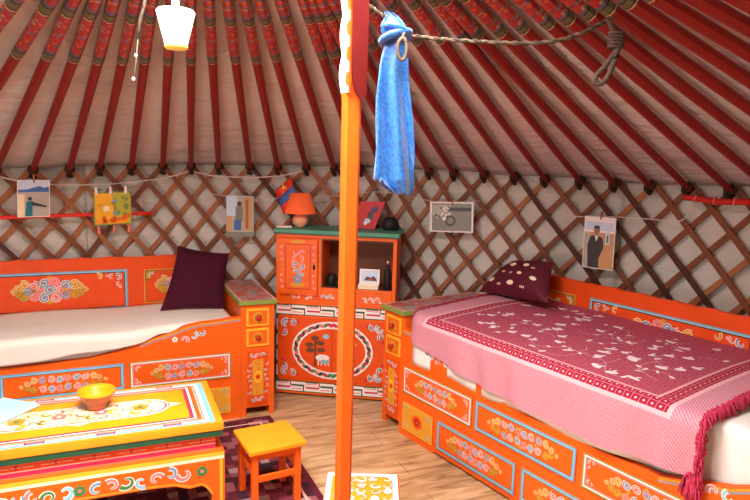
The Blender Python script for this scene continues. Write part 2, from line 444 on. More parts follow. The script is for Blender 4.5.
mb = MB()
n = 72
mb.add([(CX + 3.1*math.cos(2*PI*i/n), CY + 3.1*math.sin(2*PI*i/n), 0) for i in range(n)] + [(CX + 3.1*math.cos(2*PI*i/n), CY + 3.1*math.sin(2*PI*i/n), -.05) for i in range(n)],
       [tuple(range(n))] + [(i, n+i, n+(i+1) % n, (i+1) % n) for i in range(n)], 'wood_floor')
tag(mb.build('floor'), kind='structure')

def felt(name, th0, th1):
    mb = MB(); uv = []; P = []; F = []
    nz = 10; na = int((th1-th0)*1.5)
    for i in range(na+1):
        th = th0 + (th1-th0)*i/na
        for j in range(nz+1):
            z = -0.01 + (rimz(th)+.05)*j/nz
            o = .062 + .014*noise.noise(Vector((th*.16, z*3.5, 1.3)))
            P.append(cyl(th, o, z)); uv.append((th/20, z))
    for i in range(na):
        for j in range(nz):
            a = i*(nz+1)+j; F.append((a, a+1, a+nz+2, a+nz+1))
    mb.add(P, F, 'wall_felt', True)
    o = mb.build(name, uv=uv); s = o.modifiers.new('thick', 'SOLIDIFY'); s.thickness = 0.03; s.offset = -1
    return tag(o, kind='structure')
felt('wall_right', -60, 48); felt('wall_back', 48, 120); felt('wall_left', 120, DOOR0); felt('wall_front', DOOR1, 300)

# roof cloth, sagging slightly between the poles
mb = MB(); P = []; F = []; uv = []; na, nr = 240, 26
for i in range(na+1):
    th = 360*i/na; t = R_(th); r0 = radf(th if th < 300 else th-360) + .07
    for j in range(nr+1):
        s = j/nr; r = r0 + (RC-.02-r0)*s
        zb = rimz(th) - SLOPE*.07; zt = APEX - SLOPE*RC
        z = zb + (zt-zb)*s + .040 + .012*noise.noise(Vector((th*.12, s*9, 4)))+ .010*noise.noise(Vector((th*.4, s*22, 9)))
        P.append((CX + r*math.cos(t), CY + r*math.sin(t), z)); uv.append((th/18, s*2.1))
for i in range(na):
    for j in range(nr):
        a = i*(nr+1)+j; F.append((a, a+nr+1, a+nr+2, a+1))
mb.add(P, F, 'roof_cloth', True)
o = mb.build('ceiling', uv=uv); tag(o, kind='structure')
s = o.modifiers.new('thick', 'SOLIDIFY'); s.thickness = 0.02; s.offset = 1

# open door frame behind the camera
mb = MB()
pts = [cyl(DOOR0, .03, 0), cyl(DOOR1, .03, 0)]
d = (pts[1]-pts[0]); L = d.length; d.normalize(); nn = Vector((-d.y, d.x, 0))
pl = Plane(pts[0], d, (0, 0, 1), nn)
mb.prism(pl, [(-.05, 0), (.03, 0), (.03, 1.36), (L-.03, 1.36), (L-.03, 0), (L+.05, 0), (L+.05, 1.46), (-.05, 1.46)], -.04, .06, 'orange_deep')
tag(mb.build('door_1'), kind='structure')

# crown ring with spokes
crown = thing('skylight', 'round wooden skylight wheel with curved spokes at the top of the tent', 'skylight', (CX, CY, APEX - SLOPE*RC))
mb = MB()
mb.lathe((0, 0, 0), [(.62, -.03), (.71, -.05), (.73, .05), (.63, .07), (.62, -.03)], 'orange_deep', 48, False)
mb.build('ring', crown)
for k in range(4):
    mb = MB(); a = PI*k/4
    mb.tube([(x*math.cos(a), x*math.sin(a), .05+.16*(1-(x/.64)**2)) for x in [(-.64 + 1.28*i/12) for i in range(13)]], .016, 'orange_deep', 6)
    mb.build('spoke', crown)

# ------------------------------------------------------------------ roof poles
ROD = [(134.74, -3.0), (130.14, -1.1), (126.24, -.9), (122.04, .3), (118.44, -.5), (114.5, .5), (110.48, .6), (106.74, 0), (102.98, -.3), (98.72, -.2), (94.8, -.1), (90.7, .6), (86.7, -.5), (82.96, -3), (79.68, -1.5), (76.54, 0), (73.12, 1), (69.62, 2.2), (65.38, 2), (61.26, -.4), (57.22, -2.5), (52.72, -3.5), (48.46, -.6), (44.26, -1.8), (40.02, -2.8), (35.54, -4.5)]
ORD = 'first second third fourth fifth sixth seventh eighth ninth tenth eleventh twelfth thirteenth fourteenth fifteenth sixteenth seventeenth eighteenth nineteenth twentieth twenty-first twenty-second twenty-third twenty-fourth'.split()
allrods = []
for i, (a, b) in enumerate(ROD):
    if i == 0: lab = 'red roof pole crossing the top left corner, second pole in from that corner'
    elif i == 1: lab = 'red roof pole at far left, foot just outside the left edge of the photo'
    else: lab = 'red painted roof pole whose foot is ' + ORD[i-2] + ' from the left along the wall top'
    allrods.append((a, b, lab))
extra = [(31.2, -4, 'red roof pole at top right, first of those whose feet are beyond the right edge'), (26.9, -4, 'red roof pole at top right, second of those whose feet are beyond the right edge'),
         (22.5, -3, 'red roof pole at top right, third of those with feet beyond the right edge'), (18.2, -3, 'broad red roof pole at top right, fourth of those with feet beyond the edge'),
         (13.8, -3, 'broad red roof pole at top right, fifth of those with feet beyond the edge'), (9.4, -3, 'broad red roof pole in the very top right corner of the photo'), (5.0, -3, 'red roof pole outside the photo, past its top right corner'), (139.3, -2, 'red roof pole in the very top left corner of the photo')]
allrods += extra
random.seed(3)
first = None
LB = 2.05
for a, dph, lab in allrods:
    Ft = cyl(a, -.012, rimz(a)-.004); t = R_(a+dph)
    U = Vector((CX + RC*math.cos(t), CY + RC*math.sin(t), APEX - SLOPE*RC))
    d = (U-Ft); ln = d.length; d.normalize()
    y = Vector((0, 0, 1)).cross(d).normalized(); z = d.cross(y)
    mat = Matrix.Translation(Ft) @ Matrix((d, y, z)).transposed().to_4x4() @ Matrix.Diagonal((ln/LB, 1, 1, 1))
    if first is None:
        root = bpy.data.objects.new('roof_pole', None); COL.objects.link(root)
        mb = MB()
        def sect(x, hw, hh): return [Vector((x, hw*math.cos(PI/8+k*PI/4)*1.08, hh*math.sin(PI/8+k*PI/4)*1.08)) for k in range(8)]
        def loft(mb, secs, m):
            P = sum(secs, []); F = []
            for i in range(len(secs)-1): F += [(i*8+k, i*8+(k+1) % 8, (i+1)*8+(k+1) % 8, (i+1)*8+k) for k in range(8)]
            F += [tuple(range(7, -1, -1)), tuple((len(secs)-1)*8+k for k in range(8))]
            mb.add(P, F, m)
        loft(mb, [sect(-.02, .011, .011), sect(.05, .0155, .0155), sect(.5, .017, .017), sect(1.36, .0190, .0190), sect(2.03, .0200, .0200)], 'rod_red')
        sh = mb.build('shaft', root)
        mb = MB(); loft(mb, [sect(1.36, .0208, .0208), sect(2.0, .0222, .0222), sect(LB, .015, .015)], 'rod_painted')
        pe = mb.build('painted_end', root); pe['label'] = 'upper end painted with flowers and dark green bands'
        mb = MB()
        mb.tube([(.02+.034*math.cos(q), .010*math.sin(3*q), -.010+.032*math.sin(q)) for q in [2*PI*i/12 for i in range(12)]], .011, 'brown_dark', 6, close=True)
        mb.tube([(.035, .0245*math.cos(q), .0245*math.sin(q)) for q in [2*PI*i/12 for i in range(12)]], .006, 'brown_dark', 6, close=True)
        tl = mb.build('tie_loop', root); tl['label'] = 'dark hair loop tying the pole foot'
        first = (root, sh, pe, tl)
    else:
        root = first[0].copy(); COL.objects.link(root)
        for c0 in first[1:]:
            c = c0.copy(); COL.objects.link(c); c.parent = root
    root.matrix_world = mat
    x0 = smooth_tab([(62, 1.54), (84, 1.45), (98, 1.39), (112, 1.35), (122, 1.32)], a)       # where the painting starts
    k = (LB-x0)/(LB-1.36); pe_ = root.children[1] if first[0] is not root else first[2]
    pe_ = [c for c in bpy.data.objects if c.parent == root and c.name.startswith('painted_end')][0]
    pe_.scale.x = k; pe_.location.x = LB*(1-k)
    tag(root, lab, 'roof pole', 'red roof poles')

# ------------------------------------------------------------------ lattice wall
THS = [a for a, b, l in sorted([(x[0], 0, 0) for x in allrods], reverse=True)]
while THS[0] < 172: THS.insert(0, THS[0]+4.2)
while THS[-1] > -22: THS.append(THS[-1]-4.3)
def th_of(ix):
    ix = max(0, min(len(THS)-1.001, ix)); i = int(ix); f = ix-i
    return THS[i]*(1-f) + THS[i+1]*f
DZ = 0.225
panels = [('brown wooden lattice wall section behind the left bed', 175, 113.5), ('brown wooden lattice wall section behind the painted cabinet', 113.5, 67), ('brown wooden lattice wall section behind the right bed', 67, 30), ('brown wooden lattice wall section beyond the right edge of the photo', 30, -30)]
pobj = [thing('lattice_wall', l, 'lattice', (CX, CY, 0), 0, 'lattice wall sections') for l, a, b in panels]
for o in pobj: del o['group']
C0 = Vector((CX, CY, 0))
for sgn, off0 in ((1, -.004), (-1, .014)):
    for k in range(-7, len(THS)+7):
        path = []
        for j in range(15):
            s = j/14
            ixt = k + sgn*s*6.3
            if ixt < 0 or ixt > len(THS)-1: continue
            th = th_of(ixt); z = rimz(th)+.02 - s*(6.3*DZ)*(rimz(th)/1.44) - (.0 if sgn > 0 else .004)
            path.append((th, max(z, .004)))
        if len(path) < 3: continue
        mth = path[len(path)//2][0]
        pi = next((i for i, (l, a, b) in enumerate(panels) if b <= mth < a), 3)
        mb = MB(); P = []
        hw, ht = .0145, .0045
        wob = rnd.uniform(-.003, .003)
        for i, (th, z) in enumerate(path):
            a = cyl(path[max(0, i-1)][0], 0, path[max(0, i-1)][1]); b = cyl(path[min(len(path)-1, i+1)][0], 0, path[min(len(path)-1, i+1)][1])
            d = (b-a).normalized(); nrm = Vector((math.cos(R_(th)), math.sin(R_(th)), 0)); side = d.cross(nrm).normalized()
            c = cyl(th, off0 + .012 + wob*.3, z) - C0
            P += [c+side*hw-nrm*ht, c+side*hw+nrm*ht, c-side*hw+nrm*ht, c-side*hw-nrm*ht]
        F = []
        for i in range(len(path)-1): F += [(i*4+q, i*4+(q+1) % 4, i*4+4+(q+1) % 4, i*4+4+q) for q in range(4)]
        F += [(3, 2, 1, 0), tuple((len(path)-1)*4+q for q in range(4))]
        r = rnd.random()
        m = ('lattice_light' if r < .25 else 'lattice_mid' if r < .7 else 'lattice_dark') if sgn > 0 else ('lattice_light' if r < .6 else 'lattice_mid')
        mb.add(P, F, m)
        mb.build('slat', pobj[pi])

# ------------------------------------------------------------------ left and right bed units
def cushion(name, parent, quad, th, m, N=14, power=.42):
    """quad: four corners BL BR TR TL"""
    q = [Vector(p) for p in quad]; nrm = ((q[1]-q[0]).cross(q[3]-q[0])).normalized()
    mb = MB(); P = []; F = []
    for sg in (1, -1):
        for i in range(N+1):
            for j in range(N+1):
                u, v = i/N, j/N; U, V = 2*u-1, 2*v-1
                uu = (u-.5)*(1-.07*(1-V*V))+.5; vv = (v-.5)*(1-.07*(1-U*U))+.5   # pinched sides, pointed corners
                p = q[0].lerp(q[1], uu).lerp(q[3].lerp(q[2], uu), vv)
                h = th*(max(0, 1-U**2)*max(0, 1-V**2))**power
                h *= 1+.07*noise.noise(Vector((u*4, v*4, sg*3)))
                P.append(p + nrm*h*sg)
    M1 = (N+1)*(N+1)
    for s0 in (0, 1):
        for i in range(N):
            for j in range(N):
                a = s0*M1 + i*(N+1)+j; f = (a, a+N+1, a+N+2, a+1)
                F.append(f if s0 == 0 else f[::-1])
    mb.add(P, F, m, True)
    return mb, nrm, q

def drape(mb, t0, t1, sx, dB, zfn, hem, dFfn, m, nt=70, r=.045, uv=None, off=0, wave=.010):
    """a cloth over a mattress: top surface, rounded front edge and hanging front"""
    La = r*PI/2
    def S(t, q, off=0):
        dF = dFfn(t); zT = zfn(t, max(0, q))
        H = max(.02, zT - hem(t))
        if q < -La/2:
            hang = -(q+La/2)
            d = dF - wave*math.sin(t*23+math.sin(t*7)*2)*min(1, hang/.15) - off; z = zT-r-hang
        elif q <= La/2:
            a = (q+La/2)/r; rr = r+off; d = dF+r-rr*math.cos(a); z = zT-r+rr*math.sin(a)
        else: d = dF+r+(q-La/2); z = zT+off
        return Vector((sx*t, d, z))
    uvs = uv if uv is not None else []
    P = []; nq1, nq2, nq3 = 8, 6, 16
    rows = nq1+nq2+nq3
    for i in range(nt+1):
        t = t0+(t1-t0)*i/nt
        zT = zfn(t, 0); dF = dFfn(t)
        hang = max(.002, zT-r-hem(t)); topl = dB-dF-r
        qs = [-La/2-hang*(1-k/nq1) for k in range(nq1)] + [-La/2+La*k/nq2 for k in range(nq2)] + [La/2+topl*k/nq3 for k in range(nq3+1)]
        for q in qs: P.append(S(t, q)); uvs.append((t, q))
    K = rows+1
    F = [(i*K+j, i*K+j+1, (i+1)*K+j+1, (i+1)*K+j) for i in range(nt) for j in range(rows)]
    mb.add(P, F, m, True)
    return S

def make_bed(loc, rz, sx, L, W, which, other):
    t = thing('painted_bed', 'orange painted wooden bed with floral drawer fronts ' + which, 'bed', loc, rz)
    front = Plane((0, 0, 0), (sx, 0, 0), (0, 0, 1), (0, -1, 0))
    # carcass: sides, plinth, top rail with the curved outline
    mb = MB()
    top = [(.2, .60), (.26, .60), (.33, .592), (.42, .588), (.50, .575), (.58, .545), (.66, .525), (.74, .50), (.85, .465), (1.0, .440), (1.4, .430), (L-.40, .440), (L-.26, .48), (L-.16, .51), (L-.08, .55), (L, .555)]
    pts = [(.2, .0), (.50, .0), (.505, .018), (L-.32, .018), (L-.3, 0), (L, 0)] + top[::-1]
    mb.prism(front, pts, 0, .03, 'orange')
    # painted edge along the curve
    for m, dz, wd, ly in (('gold', -.008, .008, 1), ('blue_gray', -.018, .006, 1)):
        mb.ribbon(front, [(a, b+dz) for a, b in top if a < .78], wd, ly, m)
        mb.ribbon(front, [(a, b+dz) for a, b in top if a > L-.42], wd, ly, m)
    for c0, sg in ((.46, 1), (L-.16, -1)):
        for k in range(3): mb.curl(front, c0+sg*(k-1)*.05, .535-abs(k)*.018 if sg > 0 else .475+k*-.0, .022, k*1.9, 1 if k % 2 else -1, 2, ('blue_gray', 'blue_light', 'pink')[k])
        mb.flower(front, c0+sg*.10, .505 if sg > 0 else .47, .016, 2, 'white_paint', 'gold')
    mb.build('front_panel', t, .003)
    mb = MB()
    mb.box(sx*(L-.03), sx*L, .031, W, 0, .52, 'orange_deep'); mb.box(sx*.2, sx*.225, .031, W, 0, .45, 'orange_deep')
    mb.box(sx*.226, sx*(L-.031), .031, W-.03, .30, .33, 'brown')
    mb.build('frame', t, .003)
    # panels and drawer fronts
    da = .024 if sx < 0 else 0
    def panel(kind, a0, a1, z0, z1):
        a0 += da; a1 += da*(1 if a1 < L-.06 else 0)
        mb = MB(); U = (a1-a0)/2; V = (z1-z0)/2
        mb.box(-U, U, -.008, .004, -V, V, 'orange')
        pl = Plane((0, -.008, 0), (sx, 0, 0), (0, 0, 1), (0, -1, 0))
        if kind == 'pink':
            mb.frame(pl, -U+.006, -V+.006, U-.006, V-.006, .007, 1, 'white_paint'); mb.frame(pl, -U+.013, -V+.013, U-.013, V-.013, .007, 1, 'pink')
            mb.frame(pl, -U, -V, U, V, .005, 1, 'green_olive')
            for a in (-1, 1):
                for b in (-1, 1): mb.corner(pl, a*(U-.022), b*(V-.022), -a, -b, .035, 2, ('pink_light', 'pink_light', 'pink'))
            mb.cluster(pl, 0, 0, U*1.25, V*1.25, ('pink', 'blue_gray'), 'gold')
        elif kind == 'blue':
            mb.frame(pl, -U, -V, U, V, .006, 1, 'blue_gray'); mb.frame(pl, -U+.006, -V+.006, U-.006, V-.006, .010, 1, 'cyan_light'); mb.frame(pl, -U+.016, -V+.016, U-.016, V-.016, .003, 1, 'brown')
            mb.cluster(pl, 0, 0, U*1.45, V*1.25, ('blue_gray', 'pink'), 'gold')
        else:
            mb.rect(pl, -U+.004, -V+.004, U-.004, V-.004, 1, 'gold'); mb.frame(pl, -U, -V, U, V, .006, 2, 'yellow')
            for a in (-1, 1):
                for b in (-1, 1): mb.corner(pl, a*(U-.010), b*(V-.010), -a, -b, .045, 3, ('green_olive', 'green_olive', 'yellow'))
            mb.disc(pl, 0, 0, V*.60, 3, 'orange', 14, V*.5)
            mb.flower(pl, 0, 0, V*.34, 4, 'red', 'orange_deep', 6)
        o = mb.build('drawer', t, .002); o.location = (sx*(a0+a1)/2, 0, (z0+z1)/2)
        o['label'] = {'pink': 'drawer front with a white and pink painted border', 'blue': 'drawer front with a pale blue painted border', 'yellow': 'small yellow drawer front with green scroll corners'}[kind]
    panel('pink', .232, .772, .256, .402); panel('blue', .80, 1.378, .256, .402)
    panel('yellow', .236, .492, .045, .200); panel('blue', .530, 1.068, .045, .200); panel('blue', 1.105, min(1.64, L-.33), .045, .200)
    panel('pink', 1.412, min(1.96, L-.04), .256, .402)
    if L > 1.98: panel('yellow', L-.30, L-.04, .045, .200)
    # back board with the shaped top
    back = Plane((0, W-.03, 0), (sx, 0, 0), (0, 0, 1), (0, -1, 0))
    def board(a0, a1, zz, kind):
        mb = MB(); tp = []
        N = 40
        for i in range(N+1):
            a = a0+(a1-a0)*i/N; u = i/N
            e = min(u, 1-u)*(a1-a0)
            z = zz + .010*math.sin(min(1, e/.06)*PI/2) - .006*abs(math.sin(u*PI*(3 if a1-a0 < .6 else 8)))
            tp.append((a, z))
        mb.prism(back, [(a0, .20), (a1, .20)] + tp[::-1], 0, .028, 'red_orange')
        return mb
    mb = board(.214, .712, .872, 0)
    mb.frame(back, .252, .585, .675, .80, .007, 1, 'gold'); mb.frame(back, .252, .592, .668, .793, .004, 1, 'brown')
    for a, b in ((.262, .787), (.662, .787)): mb.poly(back, [(a, b), (a + (.06 if a < .4 else -.06), b), (a, b-.06)], 1, 'green_olive'); 
    for a, b in ((.262, .787), (.662, .787)): mb.corner(back, a, b, 1 if a < .4 else -1, -1, .05, 2, ('gold', 'gold', 'brown'))
    mb.cluster(back, .46, .70, .30, .14, ('pink', 'blue_gray'), 'gold')
    mb.build('back_board', t, .003)
    mb = board(.716, L, .872, 1)
    E = 1.62
    mb.frame(back, .770, .56, E, .808, .006, 1, 'blue_gray'); mb.frame(back, .776, .566, E-.006, .802, .009, 1, 'cyan_light' if sx < 0 else 'blue_light'); mb.frame(back, .785, .575, E-.015, .793, .005, 1, 'brown_dark')
    mb.cluster(back, 1.197, .70, .40, .155, ('blue_gray', 'pink'), 'gold')
    for a, s_ in ((.80, 1), (E-.03, -1)):
        mb.corner(back, a, .782, s_, -1, .085, 2, ('blue_gray', 'pink', 'pink_light'))
        mb.curl(back, a+s_*.13, .768, .020, 1, s_, 3, 'gold', 'cream')
    mb.build('back_board', t, .003)
    return t

def make_stand(loc, rz, sx, W, label):
    t = thing('bedside_cabinet', label, 'cabinet', loc, rz)
    x1 = .196
    mb = MB()
    mb.box(0, sx*x1, 0, W, .05, .668, 'orange')
    mb.box(0, sx*.03, 0, W, 0, .05, 'orange'); mb.box(sx*(x1-.03), sx*x1, 0, W, 0, .05, 'orange')
    mb.build('body', t, .003)
    mb = MB()
    mb.box(sx*-.012, sx*(x1+.012), -.018, W+.005, .672, .698, 'green_olive')
    pl = Plane((0, -.018, .698), (sx, 0, 0), (0, 1, 0), (0, 0, 1))
    mb.rect(pl, .0, .008, x1, W+.01, 1, 'slab_top')
    mb.frame(pl, -.008, .004, x1+.008, W+.016, .012, 2, 'pink_light')
    for k in range(5): mb.curl(pl, x1/2+(.03 if k % 2 else -.03), .08+k*W*.19, .03, k*2, 1 if k % 2 else -1, 3, ('red', 'blue_gray', 'orange')[k % 3], 'pink_light')
    o = mb.build('top_board', t, .003); o['label'] = 'thick top board with green edge and pink scroll painting'
    for z0, z1 in ((.545, .648), (.425, .530)):
        mb = MB(); mb.box(sx*.034, sx*.166, -.010, 0, z0, z1, 'yellow')
        pl = Plane((0, -.010, 0), (sx, 0, 0), (0, 0, 1), (0, -1, 0))
        mb.rect(pl, .046, z0+.012, .154, z1-.012, 1, 'orange'); mb.frame(pl, .043, z0+.009, .157, z1-.009, .004, 2, 'gold')
        mb.flower(pl, .10, (z0+z1)/2, .030, 2, 'gold', 'red', 8)
        dr = mb.build('drawer', t, .002)
        mb = MB(); mb.lathe((0, 0, 0), [(.010, 0), (.008, .008), (.016, .014), (.014, .022), (.004, .025)], 'red', 14)
        k = mb.build('knob', dr); k.location = (sx*.10, -.012, (z0+z1)/2); k.rotation_euler = (PI/2, 0, 0)
    mb = MB(); mb.box(sx*.040, sx*.158, -.010, 0, .075, .395, 'orange_deep')
    pl = Plane((0, -.010, 0), (sx, 0, 0), (0, 0, 1), (0, -1, 0))
    mb.rect(pl, .068, .13, .132, .345, 1, 'gold')
    mb.frame(pl, .064, .126, .136, .349, .005, 2, 'orange')
    mb.disc(pl, .10, .24, .022, 3, 'yellow', 12, .045); mb.flower(pl, .10, .24, .016, 4, 'orange_deep', 'red')
    for b in (.155, .19, .29, .325): mb.curl(pl, .10, b, .014, b*30, 1, 3, 'orange_deep', 'yellow')
    for b, c0 in ((.105, 1), (.370, -1)):
        for k in (-1, 0, 1): mb.curl(pl, .10+k*.026, b, .015, k*2+c0, c0 if k else -c0, 3, 'blue_gray' if k else 'pink')
    for a in (.050, .148):
        for k in range(6): mb.curl(pl, a, .15+k*.033, .011, k*1.7, 1 if k % 2 else -1, 3, 'pink' if k % 2 else 'blue_gray')
    mb.build('door', t, .002)
    return t

LB_LOC, LB_ROT = (-.5762, 3.5504, 0), .42179
RB_LOC, RB_ROT = (.0669, 3.5023, 0), -.96693
bedL = make_bed(LB_LOC, LB_ROT, -1, 1.97, .61, 'below the two hanging landscape pictures at left', 'left')
bedR = make_bed((RB_LOC[0]-.0170*math.sin(-RB_ROT), RB_LOC[1]-.0170*math.cos(RB_ROT), 0), RB_ROT, 1, 2.12, .87, 'under the crimson coverlet at right', 'right')
standL = make_stand(LB_LOC, LB_ROT, -1, .60, 'narrow orange bedside cabinet beside the plum cushion and the left bed')
standR = make_stand(RB_LOC, RB_ROT, 1, .70, 'narrow orange bedside cabinet at the head of the crimson covered bed')

# mattresses
mt = thing('mattress', 'thin mattress in a cream cloth cover on the left bed', 'mattress', LB_LOC, LB_ROT)
mb = MB(); mb.box(-.235, -1.92, .036, .565, .335, .552, 'white_cloth'); mb.build('pad', mt, .03)
mb = MB(); uv = []
hemL = [(.23, .60), (.40, .590), (.52, .572), (.62, .548), (.72, .512), (.85, .488), (1.0, .484), (1.12, .472), (1.25, .452), (1.39, .456), (1.94, .46)]
drape(mb, .23, 1.94, -1, .572, lambda t, q: .572 - .004*math.sin(t*9) + .006*noise.noise(Vector((t*3, q*4, 2))), lambda t: lerp_tab(hemL, t) + .003*math.sin(t*31), lambda t: smooth_tab([(.45, .036), (.85, -.022)], t), 'sheet', 80, .03, uv, 0, .004)
o = mb.build('cover', mt, uv=uv); o['label'] = 'cream coloured cloth spilling over the front rail'
s = o.modifiers.new('thick', 'SOLIDIFY'); s.thickness = .006; s.offset = 1

mt = thing('mattress', 'thick white mattress mostly hidden by the crimson coverlet', 'mattress', RB_LOC, RB_ROT)
mb = MB(); mb.box(.236, 2.06, .036, .83, .335, .690, 'white_cloth'); mb.build('pad', mt, .045)
mb = MB()
drape(mb, .30, 2.05, 1, .70, lambda t, q: .694, lambda t: .440 + .008*math.sin(t*13), lambda t: smooth_tab([(1.50, -.020), (1.75, .034)], t), 'white_cloth', 50, .04, None, 0, .004)
o = mb.build('sheet', mt); s = o.modifiers.new('thick', 'SOLIDIFY'); s.thickness = .002; s.offset = 1

# coverlet
cv = thing('coverlet', 'crimson and pink woven coverlet with leaf pattern and fringed end on the right bed', 'bed cover', RB_LOC, RB_ROT)
mb = MB(); uv = []
hemR = [(.215, .665), (.26, .62), (.31, .555), (.40, .545), (.52, .525), (.77, .495), (1.03, .478), (1.25, .462), (1.49, .470), (1.66, .486), (1.86, .500)]
def zR(t, q):
    z = .712 + .030*math.sin(min(1, q/.8)*PI*.6) + .004*noise.noise(Vector((t*4, q*5, 7)))
    if t < .30: z -= ((.30-t)/.09)**2*.018
    return z
dFR = lambda t: -.045 + (max(0, .36-t)/.15)**2*.10
S = drape(mb, .21, 1.865, 1, .835, zR, lambda t: lerp_tab(hemR, t) + .003*math.sin(t*37), dFR, 'coverlet', 110, .045, uv, 0, .012)
# raised woven leaves and vines
class Surf:
    u = None
    def p(s, a, b, layer=0.0): return S(a, b, .0011 + layer*.0007)
sf = Surf(); g = random.Random(11); base = len(mb.v)
def vine(a, b, ang, n, curv, m='vine_pink'):
    pts = []
    for i in range(n):
        pts.append((a, b)); a += .016*math.cos(ang); b += .016*math.sin(ang); ang += curv + .12*math.sin(i*.6)
        if not (.51 < a < 1.64 and .085 < b < .74): break
    if len(pts) > 2: mb.ribbon(sf, pts, .0035, 0, m)
    return pts
for k in range(26):
    a, b = g.uniform(.53, 1.62), g.uniform(.10, .72)
    pts = vine(a, b, g.uniform(0, 6.3), g.randint(9, 20), g.choice((-1, 1))*g.uniform(.08, .28))
    for q in range(2, len(pts), 4):
        if g.random() < .55: mb.disc(sf, pts[q][0]+g.uniform(-.012, .012), pts[q][1]+g.uniform(-.012, .012), g.uniform(.012, .020), 1, 'leaf_white', 8, g.uniform(.005, .009), g.uniform(0, 3))
for k in range(58):
    a, b = g.uniform(.52, 1.63), g.uniform(.09, .76)
    rot = g.uniform(-.6, .9)
    mb.disc(sf, a, b, g.uniform(.016, .034), 1, 'leaf_white', 8, g.uniform(.008, .016), rot)
    mb.disc(sf, a+.022*math.cos(rot+1.2), b+.022*math.sin(rot+1.2), .012, 1, 'leaf_white', 7, .006, rot+.9)
uv += [(0.9, .3)]*(len(mb.v)-len(uv))
o = mb.build('cloth', cv, uv=uv)
# fringes
def fringe(pathfn, n, ln, m, rad, lab, clump=1, outw=Vector((0, -1, 0)), down=1.0):
    mb = MB(); g = random.Random(5)
    for i in range(n):
        p = pathfn(i/(n-1))
        for c in range(clump):
            q = p + Vector((g.uniform(-.008, .008), g.uniform(-.006, .006), g.uniform(-.002, .008)))
            dr = (outw + Vector((g.uniform(-.7, .7), g.uniform(-.6, .6), g.uniform(-.2, .5)))).normalized()
            l = ln*g.uniform(.7, 1.15)
            mb.tube([q, q+dr*l*.35, q+dr*l*.55+Vector((0, 0, -l*.45*down)), q+dr*l*.6+Vector((0, 0, -l*.85*down))], rad, m, 5)
    o = mb.build('fringe', cv); o['label'] = lab; o['kind'] = 'stuff'
    return o
TOPL = .835
def endpath(u):
    H = .23; tot = H + .80
    q = -H + tot*u
    return S(1.86, q, .004)
fringe(endpath, 190, .036, 'fringe_red', .0030, 'shaggy crimson fringe along the foot end', 4, Vector((.8, -.35, .35)))
def leftpath(u): return S(.215, -.03 + .72*u, .004)
fringe(leftpath, 110, .026, 'fringe_red', .0022, 'short crimson fringe along the head end', 2, Vector((-1, -.1, .2)))
fringe(lambda u: S(1.84+.03*u, -.19-.03*u, .01), 18, .05, 'fringe_red', .0032, 'crimson tassel of the corner hanging over the rail', 4, Vector((.1, -.4, -.5)), 1.0)

# cushions
def mat_of(loc, rz): return Matrix.Translation(loc) @ Matrix.Rotation(rz, 4, 'Z')
mL, mR = mat_of(LB_LOC, LB_ROT), mat_of(RB_LOC, RB_ROT)
mb, nrm, q = cushion('c', None, [mL @ Vector(p) for p in ((-.605, .34, .590), (-.228, .34, .575), (-.165, .50, .895), (-.475, .50, .955))], .055, 'maroon')
tag(mb.build('cushion'), 'plum coloured square cushion leaning upright at the head of the left bed', 'cushion')
mb, nrm, q = cushion('c', None, [mR @ Vector(p) for p in ((.13, .60, .735), (.74, .52, .800), (.60, .70, .985), (.25, .76, .930))], .075, 'maroon_red', 18)
cq = q
def cush_pt(u, v):
    U, V = 2*u-1, 2*v-1
    uu = (u-.5)*(1-.07*(1-V*V))+.5; vv = (v-.5)*(1-.07*(1-U*U))+.5
    h = .075*(max(0, 1-U*U)*max(0, 1-V*V))**.42*(1+.07*noise.noise(Vector((u*4, v*4, 3))))
    sgn = 1 if nrm.dot(Vector((0, -1, 0.2))) > 0 else -1
    h2 = .075*(max(0, 1-U*U)*max(0, 1-V*V))**.42*(1+.07*noise.noise(Vector((u*4, v*4, 3*sgn))))
    return cq[0].lerp(cq[1], uu).lerp(cq[3].lerp(cq[2], uu), vv) + nrm*sgn*(h2+.002)
class CS:
    def p(s, a, b, layer=0.0): return cush_pt(a, b)
cs = CS()
for a, b, r in ((.16, .26, .055), (.40, .70, .06), (.52, .20, .055), (.66, .72, .055), (.84, .40, .05), (.22, .80, .05), (.62, .46, .04)):
    mb.disc(cs, a, b, r, 0, 'cream', 10, r*1.0)
for a, b in ((.30, .48), (.46, .45), (.34, .15), (.70, .15), (.80, .66), (.50, .90), (.12, .55)):
    for k in (-1, 0, 1): mb.disc(cs, a+k*.022, b, .008, 0, 'cream', 6, .03)
tag(mb.build('cushion'), 'dark wine red cushion with cream oval pattern lying on the right bed', 'cushion')

